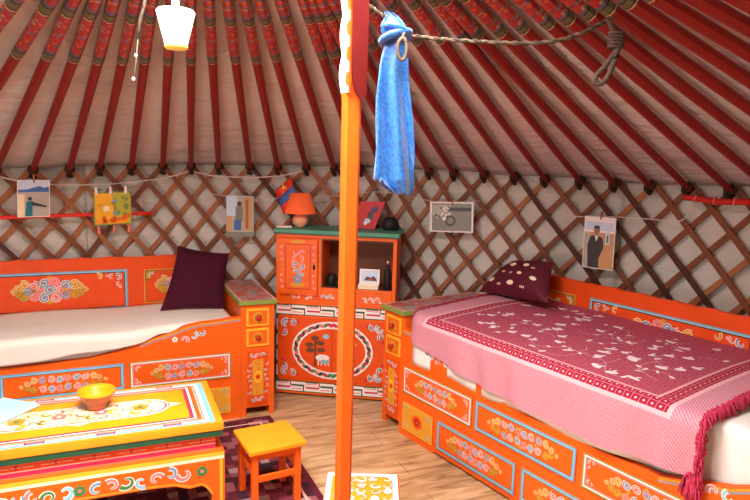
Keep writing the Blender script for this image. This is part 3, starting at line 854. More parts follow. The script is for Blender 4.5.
# ------------------------------------------------------------------ cabinet with display case
CAB_LOC, CAB_ROT, CW = (-.6158, 3.8516, 0), -.134013, .757
low = thing('painted_chest', 'low orange chest with oval flower wreath and white fret bands, between the two beds', 'chest', CAB_LOC, CAB_ROT)
def fret(mb, pl, a0, a1, b0, b1, L=2):
    mb.rect(pl, a0, b0, a1, b1, L, 'green_dark'); mb.rect(pl, a0+.004, b0+.006, a1-.004, b1-.006, L+1, 'white_paint')
    n = max(2, round((a1-a0)/.19)); w = (a1-a0)/n; h = b1-b0
    for i in range(n):
        x = a0+i*w
        mb.rect(pl, x+.012, b0+h*.34, x+w*.52, b0+h*.50, L+2, 'crimson'); mb.rect(pl, x+w*.56, b0+h*.52, x+w-.008, b0+h*.68, L+2, 'green_dark')
        mb.rect(pl, x+w*.50, b0+h*.50, x+w*.50+.008, b1-.006, L+2, 'crimson'); mb.rect(pl, x+w-.008, b0+.006, x+w, b0+h*.68, L+2, 'green_dark')
        mb.rect(pl, x+.012, b0+h*.72, x+w*.46, b0+h*.80, L+2, 'pink'); mb.rect(pl, x+w*.56, b0+h*.24, x+w-.016, b0+h*.33, L+2, 'pink')
        mb.rect(pl, x+.006, b1-h*.06-.006, x+w*.46, b1-.006, L+2, 'green_dark')
mb = MB(); mb.box(0, CW, 0, .27, .012, .615, 'orange'); mb.box(.02, CW-.02, .02, .25, 0, .012, 'brown_dark')
pl = Plane((0, 0, 0), (1, 0, 0), (0, 0, 1), (0, -1, 0))
fret(mb, pl, .0, CW, .530, .600); fret(mb, pl, .0, CW, .026, .098)
mb.rect(pl, 0, .098, .022, .530, 2, 'green_dark'); mb.rect(pl, CW-.022, .098, CW, .530, 2, 'green_dark')
for k in range(4):
    z = .13+k*.1; mb.rect(pl, .006, z, .012, z+.07, 3, 'white_paint'); mb.rect(pl, CW-.012, z, CW-.006, z+.07, 3, 'white_paint')
mb.build('body', low, .003)
ccx, ccz = CW/2-.01, .315
for sg in (-1, 1):
    mb = MB(); mb.box(0 if sg > 0 else -.352, .352 if sg > 0 else 0, -.008, 0, -.205, .205, 'orange_deep')
    dpl = Plane((0, -.008, 0), (1, 0, 0), (0, 0, 1), (0, -1, 0))
    N = 26; ax, bz = .235, .165
    arc = [(ax*math.sin(PI*i/N)*sg, bz*math.cos(PI*i/N)) for i in range(N+1)]
    mb.ribbon(dpl, arc, .046, 1, 'white_paint')
    for i in range(0, N):
        a, b = (arc[i][0]+arc[i+1][0])/2, (arc[i][1]+arc[i+1][1])/2
        tx, tz = arc[i+1][0]-arc[i][0], arc[i+1][1]-arc[i][1]
        mb.disc(dpl, a, b, .021, 2, ('crimson', 'green_mid', 'pink', 'green_dark')[i % 4], 7, .012, math.atan2(tz, tx)+.5*(1 if i % 2 else -1))
    for c in (-1, 1):
        mb.corner(dpl, sg*.335, c*.190, -sg, -c, .115, 2, ('blue_gray', 'blue_gray', 'crimson'))
        mb.corner(dpl, sg*.320, c*.175, -sg, -c, .075, 4, ('blue_light', 'crimson', 'green_mid'))
    # painted figures inside the wreath: a small tree, animals and clouds
    if sg < 0:
        mb.rect(dpl, -.115, -.11, -.100, .06, 1, 'brown'); 
        for a, b in ((-.145, .03), (-.075, .045), (-.11, .075), (-.07, .0), (-.14, -.005)): mb.disc(dpl, a, b, .028, 2, 'brown', 9, .017)
        mb.disc(dpl, -.06, -.05, .045, 3, 'white_paint', 12, .022); mb.disc(dpl, -.045, -.075, .030, 3, 'blue_light', 10, .015); mb.disc(dpl, -.04, .09, .022, 3, 'blue_light', 9, .016)
        for a in (-.09, -.07, -.045, -.025): mb.rect(dpl, a, -.10, a+.007, -.06, 3, 'white_paint')
    else:
        mb.disc(dpl, .075, -.02, .042, 3, 'blue_gray', 10, .026); mb.disc(dpl, .10, -.035, .028, 4, 'white_paint', 9, .014)
        mb.disc(dpl, .12, .05, .035, 3, 'gold', 10, .018); mb.curl(dpl, .05, .07, .022, 0, 1, 3, 'pink'); mb.rect(dpl, .10, -.09, .108, .03, 2, 'brown')
    o = mb.build('door', low, .002); o.location = (ccx+sg*.001, 0, ccz)

top = thing('display_case', 'orange case with one painted door and open niche, green top, on the chest', 'cabinet', (CAB_LOC[0], CAB_LOC[1], .615), CAB_ROT)
Z0, Z1 = .0, .430
mb = MB()
mb.box(0, CW, .0, .27, Z0, .022, 'orange'); mb.box(0, CW, 0, .27, .408, Z1, 'orange')
mb.box(0, .018, 0, .27, .022, .408, 'orange'); mb.box(CW-.024, CW, 0, .27, .022, .408, 'orange')
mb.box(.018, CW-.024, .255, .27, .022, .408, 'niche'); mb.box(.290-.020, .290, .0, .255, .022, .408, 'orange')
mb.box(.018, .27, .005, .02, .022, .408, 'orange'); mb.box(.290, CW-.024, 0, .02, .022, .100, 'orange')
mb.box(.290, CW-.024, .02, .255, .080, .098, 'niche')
pl = Plane((0, 0, 0), (1, 0, 0), (0, 0, 1), (0, -1, 0))
mb.rect(pl, .288, .100, .296, .408, 1, 'brown'); mb.rect(pl, .296, .400, CW-.024, .408, 1, 'brown')
for a, c0 in ((.12, 'pink'), (.20, 'pink_light'), (.30, 'blue_gray'), (.345, 'blue_gray'), (.56, 'pink_light'), (.60, 'pink_light'), (.64, 'gold')):
    mb.curl(pl, a, .040, .017, a*20, 1, 2, c0); mb.curl(pl, a+.022, .034, .012, a*9, -1, 2, 'white_paint', None)
mb.build('body', top, .003)
mb = MB(); mb.box(-.012, CW+.014, -.018, .285, Z1+.001, Z1+.030, 'teal_top')
pl = Plane((0, -.018, 0), (1, 0, 0), (0, 0, 1), (0, -1, 0)); mb.rect(pl, -.012, Z1, CW+.014, Z1+.008, 1, 'green_dark')
o = mb.build('top_board', top, .003); o['label'] = 'worn green painted top board'
mb = MB(); mb.box(.020, .266, -.012, -.001, .048, .402, 'orange')
pl = Plane((0, -.012, 0), (1, 0, 0), (0, 0, 1), (0, -1, 0))
mb.frame(pl, .062, .085, .224, .370, .005, 1, 'red'); 
for b in (.255, .285, .315): 
    for k in (-1, 1): mb.curl(pl, .143+k*.018, b, .018, b*40, k, 2, 'pink', 'pink_light')
for b in (.195, .23): 
    for k in (-1, 1): mb.curl(pl, .143+k*.018, b, .021, b*30, -k, 2, 'blue_gray')
mb.flower(pl, .143, .150, .030, 2, 'blue_gray', 'pink'); mb.disc(pl, .143, .113, .050, 2, 'gold', 12, .014); mb.disc(pl, .143, .385, .050, 2, 'gold', 12, .011)
for a in (.040, .246):
    for k in range(8): mb.curl(pl, a, .10+k*.035, .010, k*1.9, 1 if k % 2 else -1, 2, 'pink_light' if k not in (3, 4) else 'gold', None if k in (3, 4) else 'pink')
dr = mb.build('door', top, .002)
mb = MB(); mb.box(.240, .252, -.024, -.012, .215, .245, 'brown_dark'); o = mb.build('latch', dr, .002); o['label'] = 'small dark latch'

mC = mat_of(CAB_LOC, CAB_ROT)
def on(m, x, y, z): return m @ Vector((x, y, z))
ZT = .615+.460+.001
# table lamp
l = thing('table_lamp', 'small lamp with orange shade and pink round base on the display case', 'lamp', on(mC, .117, .13, ZT))
mb = MB(); mb.lathe((0, 0, 0), [(.030, 0), (.033, .008), (.046, .022), (.050, .042), (.044, .062), (.026, .075), (.012, .082)], 'lamp_base', 24); mb.build('base', l)
mb = MB(); mb.lathe((0, 0, 0), [(.008, .082), (.008, .13)], 'brass', 10); mb.build('socket', l)
mb = MB(); mb.lathe((0, 0, 0), [(.100, .088), (.062, .212), (.059, .212), (.097, .088), (.100, .088)], 'lampshade', 28, False); mb.build('lamp_shade', l)
# flag on a short stick
fl = thing('small_flag', 'little red blue and red flag with gold mark hanging behind the lamp', 'flag', on(mC, 0, .20, ZT))
fl.rotation_euler = (0, 0, CAB_ROT)
mb = MB()
A, B, Cc = Vector((-.072, 0, 1.293-ZT)), Vector((.032, 0, 1.388-ZT)), Vector((.0, -.004, 1.165-ZT))
U = (B-A); V = (Cc-A)
dn = Vector((.062, 0, -.150))
for k, m in enumerate(('red_bright', 'blue_print', 'red_bright')):
    g0, g1 = k/3, (k+1)/3; P = []; N = 4
    for i in range(N+1):
        s_ = g0+(g1-g0)*i/N
        for j in range(5):
            w_ = j/4; P.append(A+U*w_+dn*s_+Vector((0, .010*math.sin(s_*6+w_*2), 0)))
    mb.add(P, [(i*5+j, i*5+j+1, i*5+j+6, i*5+j+5) for i in range(N) for j in range(4)], m, True)
fp = Plane(A+U*.5+dn*.16, U, dn, (0, -1, 0)); fp.o += Vector((0, -.004, 0))
mb.disc(fp, 0, 0, .012, 3, 'yellow', 10); mb.rect(fp, -.020, .014, -.014, .044-.02, 3, 'yellow'); mb.rect(fp, .014, .0, .020, .024, 3, 'yellow'); mb.disc(fp, 0, -.020, .007, 3, 'yellow', 5, .012)
o = mb.build('cloth', fl); s_ = o.modifiers.new('t', 'SOLIDIFY'); s_.thickness = .001
mb = MB(); mb.tube([A-U*.08, B+U*.08], .003, 'brass', 6); mb.build('stick', fl)
mb = MB(); mb.tube([A-U*.02, Vector((-.03, .03, .12)), Vector((.03, .02, .05)), Vector((.055, .01, .0))], .002, 'brown', 6); mb.build('cord', fl)
# small pink booklet beside the lamp
mb = MB(); mb.box(-.045, .045, -.03, .03, 0, .012, 'pink_light'); mb.box(-.043, .046, -.031, .029, .002, .010, 'white_paint')
o = mb.build('booklet', bevel=.001); o.location = on(mC, .035, .06, ZT); o.rotation_euler = (0, 0, .1); tag(o, 'pink booklet lying beside the lamp base on the green top', 'booklet')
# red folder with a picture, leaning
o = thing('red_folder', 'dark red folder with a small blue and white figure, leaning behind the orange post', 'folder', on(mC, 0, .14, ZT)); o.rotation_euler = (0, 0, CAB_ROT)
mb = MB(); pl = Plane((0, 0, 0), (1, 0, 0), (0, .12, 1), (0, -1, .12))
pts = [(.47, .004), (.595, .004), (.655, .178), (.50, .178)]
mb.prism(pl, pts, 0, .008, 'crimson'); mb.prism(pl, [(.475, .01), (.585, .01), (.642, .172), (.505, .172)], -.001, 0, 'red')
mb.build('cover', o)
mb = MB(); mb.disc(pl, .59, .125, .028, 2, 'blue_print', 10, .020, .6); mb.disc(pl, .565, .085, .020, 3, 'dark_print', 9, .028); mb.disc(pl, .548, .055, .020, 4, 'sky_print', 9, .016); mb.disc(pl, .535, .04, .012, 5, 'white_paint', 8)
x = mb.build('picture', o); x['label'] = 'small printed figure in blue and white'
# black solid standing in for the dark shadow behind the folder
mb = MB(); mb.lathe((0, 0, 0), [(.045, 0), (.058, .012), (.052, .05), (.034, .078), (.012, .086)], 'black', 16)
o = mb.build('shadow_shape'); o.location = on(mC, .690, .19, ZT); o.scale = (1.0, .8, .95); tag(o, 'black rounded shape standing in for the shadow behind the red folder', 'shadow_shape')
# things in the niche
ZN = .615+.098+.001
mb = MB(); mb.lathe((0, 0, 0), [(.026, 0), (.036, .012), (.036, .05), (.024, .064), (.026, .072)], 'black', 18)
o = mb.build('jar'); o.location = on(mC, .335, .10, ZN); tag(o, 'squat black jar at the left end of the open niche', 'jar')
mb = MB(); mb.lathe((0, 0, 0), [(.024, 0), (.030, .010), (.028, .034), (.018, .046), (.020, .050)], 'black', 18)
o = mb.build('jar'); o.location = on(mC, .390, .06, ZN); tag(o, 'small black jar in the niche, right of the squat jar', 'jar')
f = thing('brass_figurine', 'slender brass figurine half hidden by the orange post in the niche', 'figurine', on(mC, .420, .12, ZN))
mb = MB(); mb.lathe((0, 0, 0), [(.028, 0), (.030, .010), (.016, .02), (.012, .03)], 'brass', 16); mb.build('pedestal', f)
mb = MB(); mb.lathe((0, 0, 0), [(.012, .03), (.028, .045), (.024, .075), (.016, .10), (.024, .125), (.020, .148), (.008, .156), (.014, .166), (.016, .180), (.010, .193), (.003, .21)], 'brass', 18); mb.build('figure', f)
c = thing('photo_card', 'white bordered photo card with dark hills propped in the open niche', 'photo card', on(mC, 0, .03, ZN)); c.rotation_euler = (0, 0, CAB_ROT)
mb = MB(); pl = Plane((.525, 0, .030), (1, 0, 0), (0, .10, 1), (0, -1, .1))
mb.prism(pl, [(0, 0), (.125, 0), (.125, .098), (0, .098)], 0, .002, 'white_paint'); mb.build('card', c)
mb = MB(); mb.rect(pl, .010, .020, .115, .088, 1, 'sky_print'); mb.poly(pl, [(.03, .03), (.045, .052), (.07, .046), (.09, .056), (.108, .034), (.108, .026), (.03, .026)], 2, 'dark_print'); mb.poly(pl, [(.05, .03), (.07, .040), (.09, .032)], 3, 'red_bright'); mb.build('print', c)
mb = MB(); mb.box(.515, .645, .0, .06, 0, .026, 'cream'); mb.box(.517, .643, .002, .058, .026, .029, 'white_paint')
o = mb.build('small_box', bevel=.001); o.matrix_world = mat_of(CAB_LOC, CAB_ROT) @ Matrix.Translation((0, .03, ZN)); tag(o, 'flat pale box under the photo card in the niche', 'box')
bt = thing('bottle', 'dark bottle with a shiny cap at the right end of the niche', 'bottle', on(mC, .698, .05, ZN))
mb = MB(); mb.lathe((0, 0, 0), [(.020, 0), (.023, .006), (.023, .11), (.010, .14), (.009, .16)], 'black', 18); mb.build('body', bt)
mb = MB(); mb.lathe((0, 0, 0), [(.012, .16), (.012, .182), (.010, .185)], 'chrome', 14); mb.build('cap', bt)

# ------------------------------------------------------------------ coffee table
TL_, TW, TH = 1.10, .520, .42
tb = thing('low_table', 'low orange and yellow painted tea table in the left foreground', 'table', (-.6080, 2.4593, .0065), .400499)
tb.scale.z = .985
mb = MB(); mb.box(0, -TL_, 0, TW, .387, .420, 'orange_yellow')
tp = Plane((0, 0, TH), (-1, 0, 0), (0, 1, 0), (0, 0, 1))
mb.rect(tp, 0, 0, TL_, TW, 1, 'orange_yellow')
def ring(i0, wd, m, L): mb.frame(tp, i0, i0*.75, TL_-i0, TW-i0*.75, wd, L, m)
ring(.030, .022, 'cyan_light', 2); ring(.052, .016, 'white_paint', 3); ring(.068, .030, 'orange', 4); ring(.072, .008, 'pink_light', 5); ring(.098, .010, 'white_paint', 5); ring(.108, .016, 'crimson', 6)
mb.rect(tp, .124, .093, TL_-.124, TW-.093, 7, 'yellow_bright')
for x in (.2, .45, .7, .95):
    for y in (.040, TW-.040):
        mb.rect(tp, x-.03, y-.004, x+.03, y+.004, 8, 'crimson'); mb.rect(tp, x-.035, y-.010, x-.028, y+.010, 8, 'crimson'); mb.rect(tp, x+.028, y-.010, x+.035, y+.010, 8, 'crimson')
cx_, cy_ = TL_/2, TW/2
def stad(hx, hy): return [(cx_+sg*(hx-hy)+hy*math.cos(q)*1.25, cy_+hy*math.sin(q)) for sg, q0 in ((1, -PI/2), (-1, PI/2)) for q in [q0+PI*i/10 for i in range(11)]]
mb.poly(tp, stad(.335, .092), 8, 'white_paint'); mb.poly(tp, stad(.325, .084), 9, 'crimson'); mb.poly(tp, stad(.318, .079), 10, 'cream')
for k in (-1, 1): mb.poly(tp, [(cx_+k*.35, cy_-.03), (cx_+k*.41, cy_), (cx_+k*.35, cy_+.03)], 8, 'cream'); mb.poly(tp, [(cx_-.05, cy_+k*.09), (cx_+.05, cy_+k*.09), (cx_, cy_+k*.118)], 8, 'cream')
for k in range(13): 
    for j in (-1, 0, 1): mb.curl(tp, cx_+(k-6)*.044, cy_+j*.046, .024, k*1.7+j, j or 1, 11+(k+j) % 2, ('pink_light', 'yellow', 'orange', 'cream', 'green_olive')[(k*2+j) % 5], ('white_paint', 'yellow')[k % 2])
for k in (-1, 1): mb.flower(tp, cx_+k*.235, cy_, .034, 14, 'gold', 'green_mid'); mb.flower(tp, cx_+k*.08, cy_, .030, 14, 'pink', 'cream')
o = mb.build('table_top', tb, .005)
mb = MB()
mb.box(-.004, -TL_+.004, .004, TW-.004, .362, .387, 'green_dark')
mb.box(-.030, -TL_+.03, .030, TW-.03, .295, .360, 'red_orange')
ap = Plane((0, .030, 0), (-1, 0, 0), (0, 0, 1), (0, -1, 0))
mb.rect(ap, .03, .300, TL_-.03, .318, 1, 'crimson'); mb.rect(ap, .03, .318, TL_-.03, .323, 2, 'pink_light'); mb.rect(ap, .03, .350, TL_-.03, .354, 1, 'pink_light')
for k in range(8):
    x = .09+k*.135; mb.rect(ap, x-.06, .334, x+.05, .338, 2, 'pink_light')
    for q in (-.02, .0, .02): mb.rect(ap, x+q-.004, .328, x+q+.004, .348, 2, 'orange' if q else 'red')
mb.rect(ap, .03, .290, TL_-.03, .3, 1, 'pink')
mb.build('upper_apron', tb, .002)
# lower frame: front and back aprons flow into legs
def legframe(a_len, pl, dpt, name, deco):
    mb = MB(); n_ = 10
    pts = [(0, .295), (0, .05), (.004, 0), (.048, 0), (.050, .05), (.046, .10)]
    pts += [(.046+.05*(i/n_)**1.0, .10+.055*math.sin(i/n_*PI/2)) for i in range(1, n_+1)]
    pts += [(.14, .150), (.20, .172), (.30, .178)] if a_len > .7 else []
    pts = pts + [(a_len-a, b) for a, b in pts[::-1]]
    mb.prism(pl, pts, 0, .03, 'orange')
    mb.rect(pl, .0, .276, a_len, .294, 1, 'yellow'); mb.rect(pl, 0, .262, a_len, .276, 1, 'cream')
    mb.ribbon(pl, [(a, b+.006) for a, b in pts[5:-5]], .008, 1, 'gold')
    for a in (.012, a_len-.012): mb.rect(pl, a-.006, .06, a+.006, .262, 1, 'yellow')
    if deco:
        for i, x in enumerate([.16+.055*k for k in range(15)]):
            if abs(x-a_len/2) < .04: continue
            m = ('pink', 'blue_gray', 'pink', 'blue_light', 'green_mid')[i % 5]
            mb.curl(pl, x, .218+.008*math.sin(i*1.9), .027 if i % 4 else .032, i*1.4, 1 if i % 2 else -1, 2, m)
        for x in (.09, a_len/2, a_len-.09): mb.flower(pl, x, .218, .022, 4, 'green_mid', 'pink', 6)
    return mb.build(name, tb, .003)
legframe(TL_, Plane((0, 0, 0), (-1, 0, 0), (0, 0, 1), (0, -1, 0)), 0, 'leg_frame', True)
legframe(TL_, Plane((0, TW, 0), (-1, 0, 0), (0, 0, 1), (0, 1, 0)), 0, 'leg_frame', True)
legframe(TW-.062, Plane((-.001, .031, 0), (0, 1, 0), (0, 0, 1), (1, 0, 0)), 0, 'leg_frame', False)
legframe(TW-.062, Plane((-TL_+.001, .031, 0), (0, 1, 0), (0, 0, 1), (-1, 0, 0)), 0, 'leg_frame', False)
# bowl
bo = thing('wooden_bowl', 'small painted bowl, yellow inside and dull red outside, on the low table', 'bowl', (-1.180, 2.560, TH+.0105))
mb = MB(); mb.lathe((0, 0, 0), [(.040, 0), (.043, .010), (.040, .014), (.060, .030), (.070, .050), (.072, .058)], 'bowl_out' if 'bowl_out' in MATS else 'pink', 28)
mb2 = MB()
prof_o = [(.0, 0.002), (.040, 0), (.043, .010), (.039, .014), (.058, .028), (.069, .048), (.074, .060)]
prof_i = [(.074, .060), (.070, .060), (.062, .046), (.050, .030), (.030, .022), (.0001, .020)]
paint('bowl_red', (0.45, 0.13, 0.06), .4, .4, 60)
mb = MB(); mb.lathe((0, 0, 0), prof_o, 'bowl_red', 30, False); mb.build('outside', bo); bo.scale = (1, 1, 1.25)
mb = MB(); mb.lathe((0, 0, 0), prof_i, 'yellow_bright', 30, False)
mb.lathe((0, 0, 0), [(.0745, .052), (.0765, .061), (.073, .063), (.069, .060)], 'yellow_bright', 30, False)
o = mb.build('inside', bo); o['label'] = 'bright yellow inside and rim'
# open notebook
mb = MB()
nb = Plane((0, 0, 0), (1, 0, 0), (0, 1, 0), (0, 0, 1))
mb.prism(Plane((0, 0, .008), (1, 0, 0), (0, 1, 0), (0, 0, 1)), [(0, 0), (.20, 0), (.20, .29), (0, .29)], 0, .008, 'paper')
for k in range(9): mb.rect(Plane((0, 0, .0085), (1, 0, 0), (0, 1, 0), (0, 0, 1)), .02, .03+k*.028, .18, .032+k*.028, 1, 'cyan_light')
o = mb.build('notebook'); o.location = (-1.70, 2.335, TH+.0105); o.rotation_euler = (0, 0, -.30); tag(o, 'pale blue and white paper sheets at the left edge of the low table', 'papers')

# ------------------------------------------------------------------ stool
st = thing('wooden_stool', 'small orange wooden stool with yellow seat on the rug', 'stool', (-.2735, 2.5829, .008), .507594)
H = .2835
mb = MB(); mb.box(0, -.259, 0, .247, H-.024, H, 'orange_yellow'); mb.build('seat', st, .006)
mb = MB(); mb.box(-.030, -.229, .026, .040, H-.060, H-.024, 'orange'); mb.box(-.030, -.229, .207, .221, H-.060, H-.024, 'orange'); mb.box(-.026, -.040, .040, .207, H-.060, H-.024, 'orange'); mb.box(-.219, -.233, .040, .207, H-.060, H-.024, 'orange'); mb.build('apron', st, .002)
for x in (-.018, -.213):
    for y in (.018, .201):
        mb = MB(); mb.box(x, x-.028, y, y+.028, 0, H-.024, 'orange'); mb.build('leg', st, .003)
mb = MB(); mb.box(-.046, -.213, .022, .036, .125, .153, 'orange'); mb.build('stretcher', st, .002)
mb = MB(); mb.box(-.046, -.213, .211, .225, .125, .153, 'orange'); mb.build('stretcher', st, .002)
for x in (-.024, -.221):
    mb = MB(); mb.box(x, x-.014, .046, .201, .150, .178, 'orange'); mb.build('stretcher', st, .002)

# ------------------------------------------------------------------ rug
rg = thing('rug', 'dark maroon patterned rug under the low table and stool', 'rug', LB_LOC, LB_ROT)
mb = MB(); mb.box(-2.0, -.035, -1.75, -.045, .001, .006, 'rug')
pl = Plane((0, 0, .006), (1, 0, 0), (0, 1, 0), (0, 0, 1))
mb.frame(pl, -2.0, -1.75, -.035, -.045, .03, 1, 'maroon_red'); mb.frame(pl, -1.93, -1.68, -.105, -.115, .012, 1, 'pink_light')
mb.build('pile', rg)

# ------------------------------------------------------------------ low painted box by the post
bx = thing('painted_box', 'low box with white bordered scrollwork top in front of the camera, behind the post', 'box', (-.022, 2.325, 0), 0)
hw, bl, bz = .142, .46, .285
mb = MB(); mb.box(-hw+.006, hw-.006, -bl+.006, -.006, .008, bz-.02, 'orange'); mb.build('body', bx, .004)
mb = MB(); mb.box(-hw, hw, -bl, 0, bz-.02, bz, 'orange')
pl = Plane((0, 0, bz), (1, 0, 0), (0, 1, 0), (0, 0, 1))
mb.frame(pl, -hw+.003, -bl+.003, hw-.006, -.003, .015, 1, 'white_paint'); mb.frame(pl, -hw+.018, -bl+.018, hw-.021, -.018, .006, 1, 'blue_light')
mb.rect(pl, -hw+.024, -bl+.024, hw-.027, -.024, 1, 'orange_yellow')
g = random.Random(4)
for i in range(5):
    for j in range(9):
        mb.curl(pl, -hw+.050+i*.046, -.045-j*.045, .023, g.uniform(0, 6), g.choice((-1, 1)), 3+(i+j) % 2, ('white_paint', 'pink_light')[(i+j) % 2], None)
        if (i+j) % 3 == 0: mb.flower(pl, -hw+.050+i*.046, -.045-j*.045, .013, 5, 'white_paint', 'pink')
mb.build('lid', bx, .003)

# ------------------------------------------------------------------ roof post
po = thing('roof_post', 'tall bright orange roof post with carved dark red head in the middle', 'post', (-.076, 1.75, 0), .30)
mb = MB()
def octs(z, w, ch): 
    a = w/2; b = a-ch
    return [Vector(p) for p in ((-b, -a, z), (b, -a, z), (a, -b, z), (a, b, z), (b, a, z), (-b, a, z), (-a, b, z), (-a, -b, z))]
def oloft(mb, secs, m):
    P = sum(secs, []); F = []
    for i in range(len(secs)-1): F += [(i*8+k, i*8+(k+1) % 8, (i+1)*8+(k+1) % 8, (i+1)*8+k) for k in range(8)]
    F += [tuple(range(7, -1, -1)), tuple((len(secs)-1)*8+k for k in range(8))]
    mb.add(P, F, m)
oloft(mb, [octs(0, .041, .007), octs(1.66, .047, .008), octs(2.16, .050, .008)], 'orange')
b0 = len(mb.v)
mb.build('shaft', po)
mb = MB()
# carved head board on the front, ending in a point
pl = Plane((0, -.032, 0), (1, 0, 0), (0, 0, 1), (0, -1, 0))
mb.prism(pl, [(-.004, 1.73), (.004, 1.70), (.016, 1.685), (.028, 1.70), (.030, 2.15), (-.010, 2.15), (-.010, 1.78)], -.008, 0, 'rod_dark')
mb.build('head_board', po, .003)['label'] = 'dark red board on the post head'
mb = MB()
pl = Plane((-.031, 0, 0), (0, 1, 0), (0, 0, 1), (-1, 0, 0))
pts = [(-.03, 1.70)]
zz = 1.70
side = []
for k in range(30):
    z = 1.70 + .45*k/29; side.append((.012*abs(math.sin((z-1.70)*PI/.105)), z))
P0 = Plane((0, -.034, 0), (1, 0, 0), (0, 0, 1), (0, -1, 0))
mb.prism(P0, [(-.023-a*.6, z) for a, z in side] + [(-.012, 2.15), (-.012, 1.70)], 0, .06, 'white_paint')  # white here is painted glare of the overexposed lit face
for k, z in enumerate((1.735, 1.80, 1.865, 1.93, 1.995, 2.06)):
    mb.disc(P0, -.019, z, .009, 1+k % 2, 'orange', 9, .020)
mb.rect(P0, -.018, 1.70, -.012, 2.15, 2, 'orange_deep')
mb.build('carved_edge', po)['label'] = 'scalloped orange carved edge of the post head, glare painted white'

# ------------------------------------------------------------------ pendant lamp, hanging cord
pd = thing('pendant_lamp', 'white cone shaped hanging lamp at top left', 'lamp', (-.497, 1.57, 1.775))
mb = MB(); mb.lathe((0, 0, 0), [(.0265, .010), (.0455, .088), (.042, .092), (.012, .094)], 'pendant', 32, False)
mb.lathe((0, 0, 0), [(.0267, .011), (.0270, .013)], 'pendant', 32, False); mb.build('lamp_shade', pd)
mb = MB(); mb.lathe((0, 0, 0), [(.024, .001), (.0275, .004), (.028, .010), (.026, .011)], 'pendant_rim', 32); x = mb.build('rim', pd); x['label'] = 'amber coloured lower rim'
mb = MB(); mb.tube([(0, 0, .09), (0, 0, .20), (.004, 0, .50)], .003, 'white_paint', 8); mb.lathe((0, 0, 0), [(.009, .096), (.009, .112), (.004, .118)], 'white_paint', 12); mb.build('cord', pd)
mb = MB()
cpts = [(-0.762, 2.1, 2.015), (-0.766, 2.1, 1.99), (-0.78, 2.1, 1.947), (-0.788, 2.1, 1.89), (-0.797, 2.1, 1.815), (-0.808, 2.1, 1.751)]
hc = thing('beaded_string', 'thin grey twisted cord with white beads hanging left of the white lamp', 'cord', cpts[-1])
o0 = Vector(cpts[-1])
mb.tube([Vector(p)-o0 for p in cpts[:4]], .0055, 'hair_rope_dark', 7); mb.tube([Vector(p)-o0 for p in cpts[3:]], .002, 'hair_rope', 6); mb.build('twine', hc)
for k, z in enumerate((.145, .085, .01)):
    mb = MB(); mb.lathe((.017*z/.144, .008*z/.144, z), [(.001, -.007), (.0045, -.004), (.006, 0), (.0045, .004), (.001, .007)], 'white_paint', 10); mb.build('bead', hc)

# ------------------------------------------------------------------ horsehair rope and blue silk scarf
def smoothpath(pts, n=6):
    pts = [Vector(p) for p in pts]; out = []
    for i in range(len(pts)-1):
        p0, p1, p2, p3 = pts[max(0, i-1)], pts[i], pts[i+1], pts[min(len(pts)-1, i+2)]
        for k in range(n):
            t = k/n
            out.append(.5*((2*p1)+(-p0+p2)*t+(2*p0-5*p1+4*p2-p3)*t*t+(-p0+3*p1-3*p2+p3)*t**3))
    return out+[pts[-1]]
rope = thing('hair_rope', 'long grey brown twisted horsehair rope looped under the roof poles', 'rope', (-.124, 1.9, 2.02))
o0 = Vector((-.124, 1.9, 2.02))
rp = [(-.124, 1.92, 2.035), (-.058, 1.89, 1.979), (-.017, 1.88, 1.949), (.018, 1.875, 1.922), (.053, 1.87, 1.889), (.139, 1.85, 1.871), (.252, 1.84, 1.864), (.364, 1.83, 1.86), (.476, 1.83, 1.866), (.562, 1.84, 1.892), (.623, 1.86, 1.925), (.659, 1.87, 1.943)]
mb = MB()
sp = smoothpath(rp, 14)
for ph in (0, PI):
    P = []
    for i, p in enumerate(sp):
        d = (sp[min(len(sp)-1, i+1)]-sp[max(0, i-1)]).normalized(); a = d.cross(Vector((0, 0, 1))).normalized(); b = d.cross(a)
        k = i*.9+ph; P.append(p + (a*math.cos(k)+b*math.sin(k))*.0026 - o0)
    mb.tube(P, .0036, 'hair_rope_dark' if ph else 'hair_rope', 6, taper=lambda u: .85+.45*u)
mb.build('strand', rope)
mb = MB()
lp = smoothpath([(.640, 1.84, 1.930), (.655, 1.80, 1.865), (.640, 1.79, 1.825), (.618, 1.79, 1.792), (.603, 1.79, 1.775), (.601, 1.79, 1.756), (.617, 1.785, 1.752), (.632, 1.78, 1.776), (.645, 1.78, 1.815), (.657, 1.79, 1.862)], 6)
mb.tube([p-o0 for p in lp], .0075, 'hair_rope_dark', 7)
for k in range(5): 
    c_ = Vector((.650, 1.795, 1.862))-o0; mb.tube([c_+Vector((.020*math.cos(q), .014*math.sin(q), -.010+k*.009)) for q in [2*PI*i/10 for i in range(10)]], .005, 'hair_rope_dark', 5, close=True)
x = mb.build('loop', rope); x['label'] = 'hanging loop at the rope end'

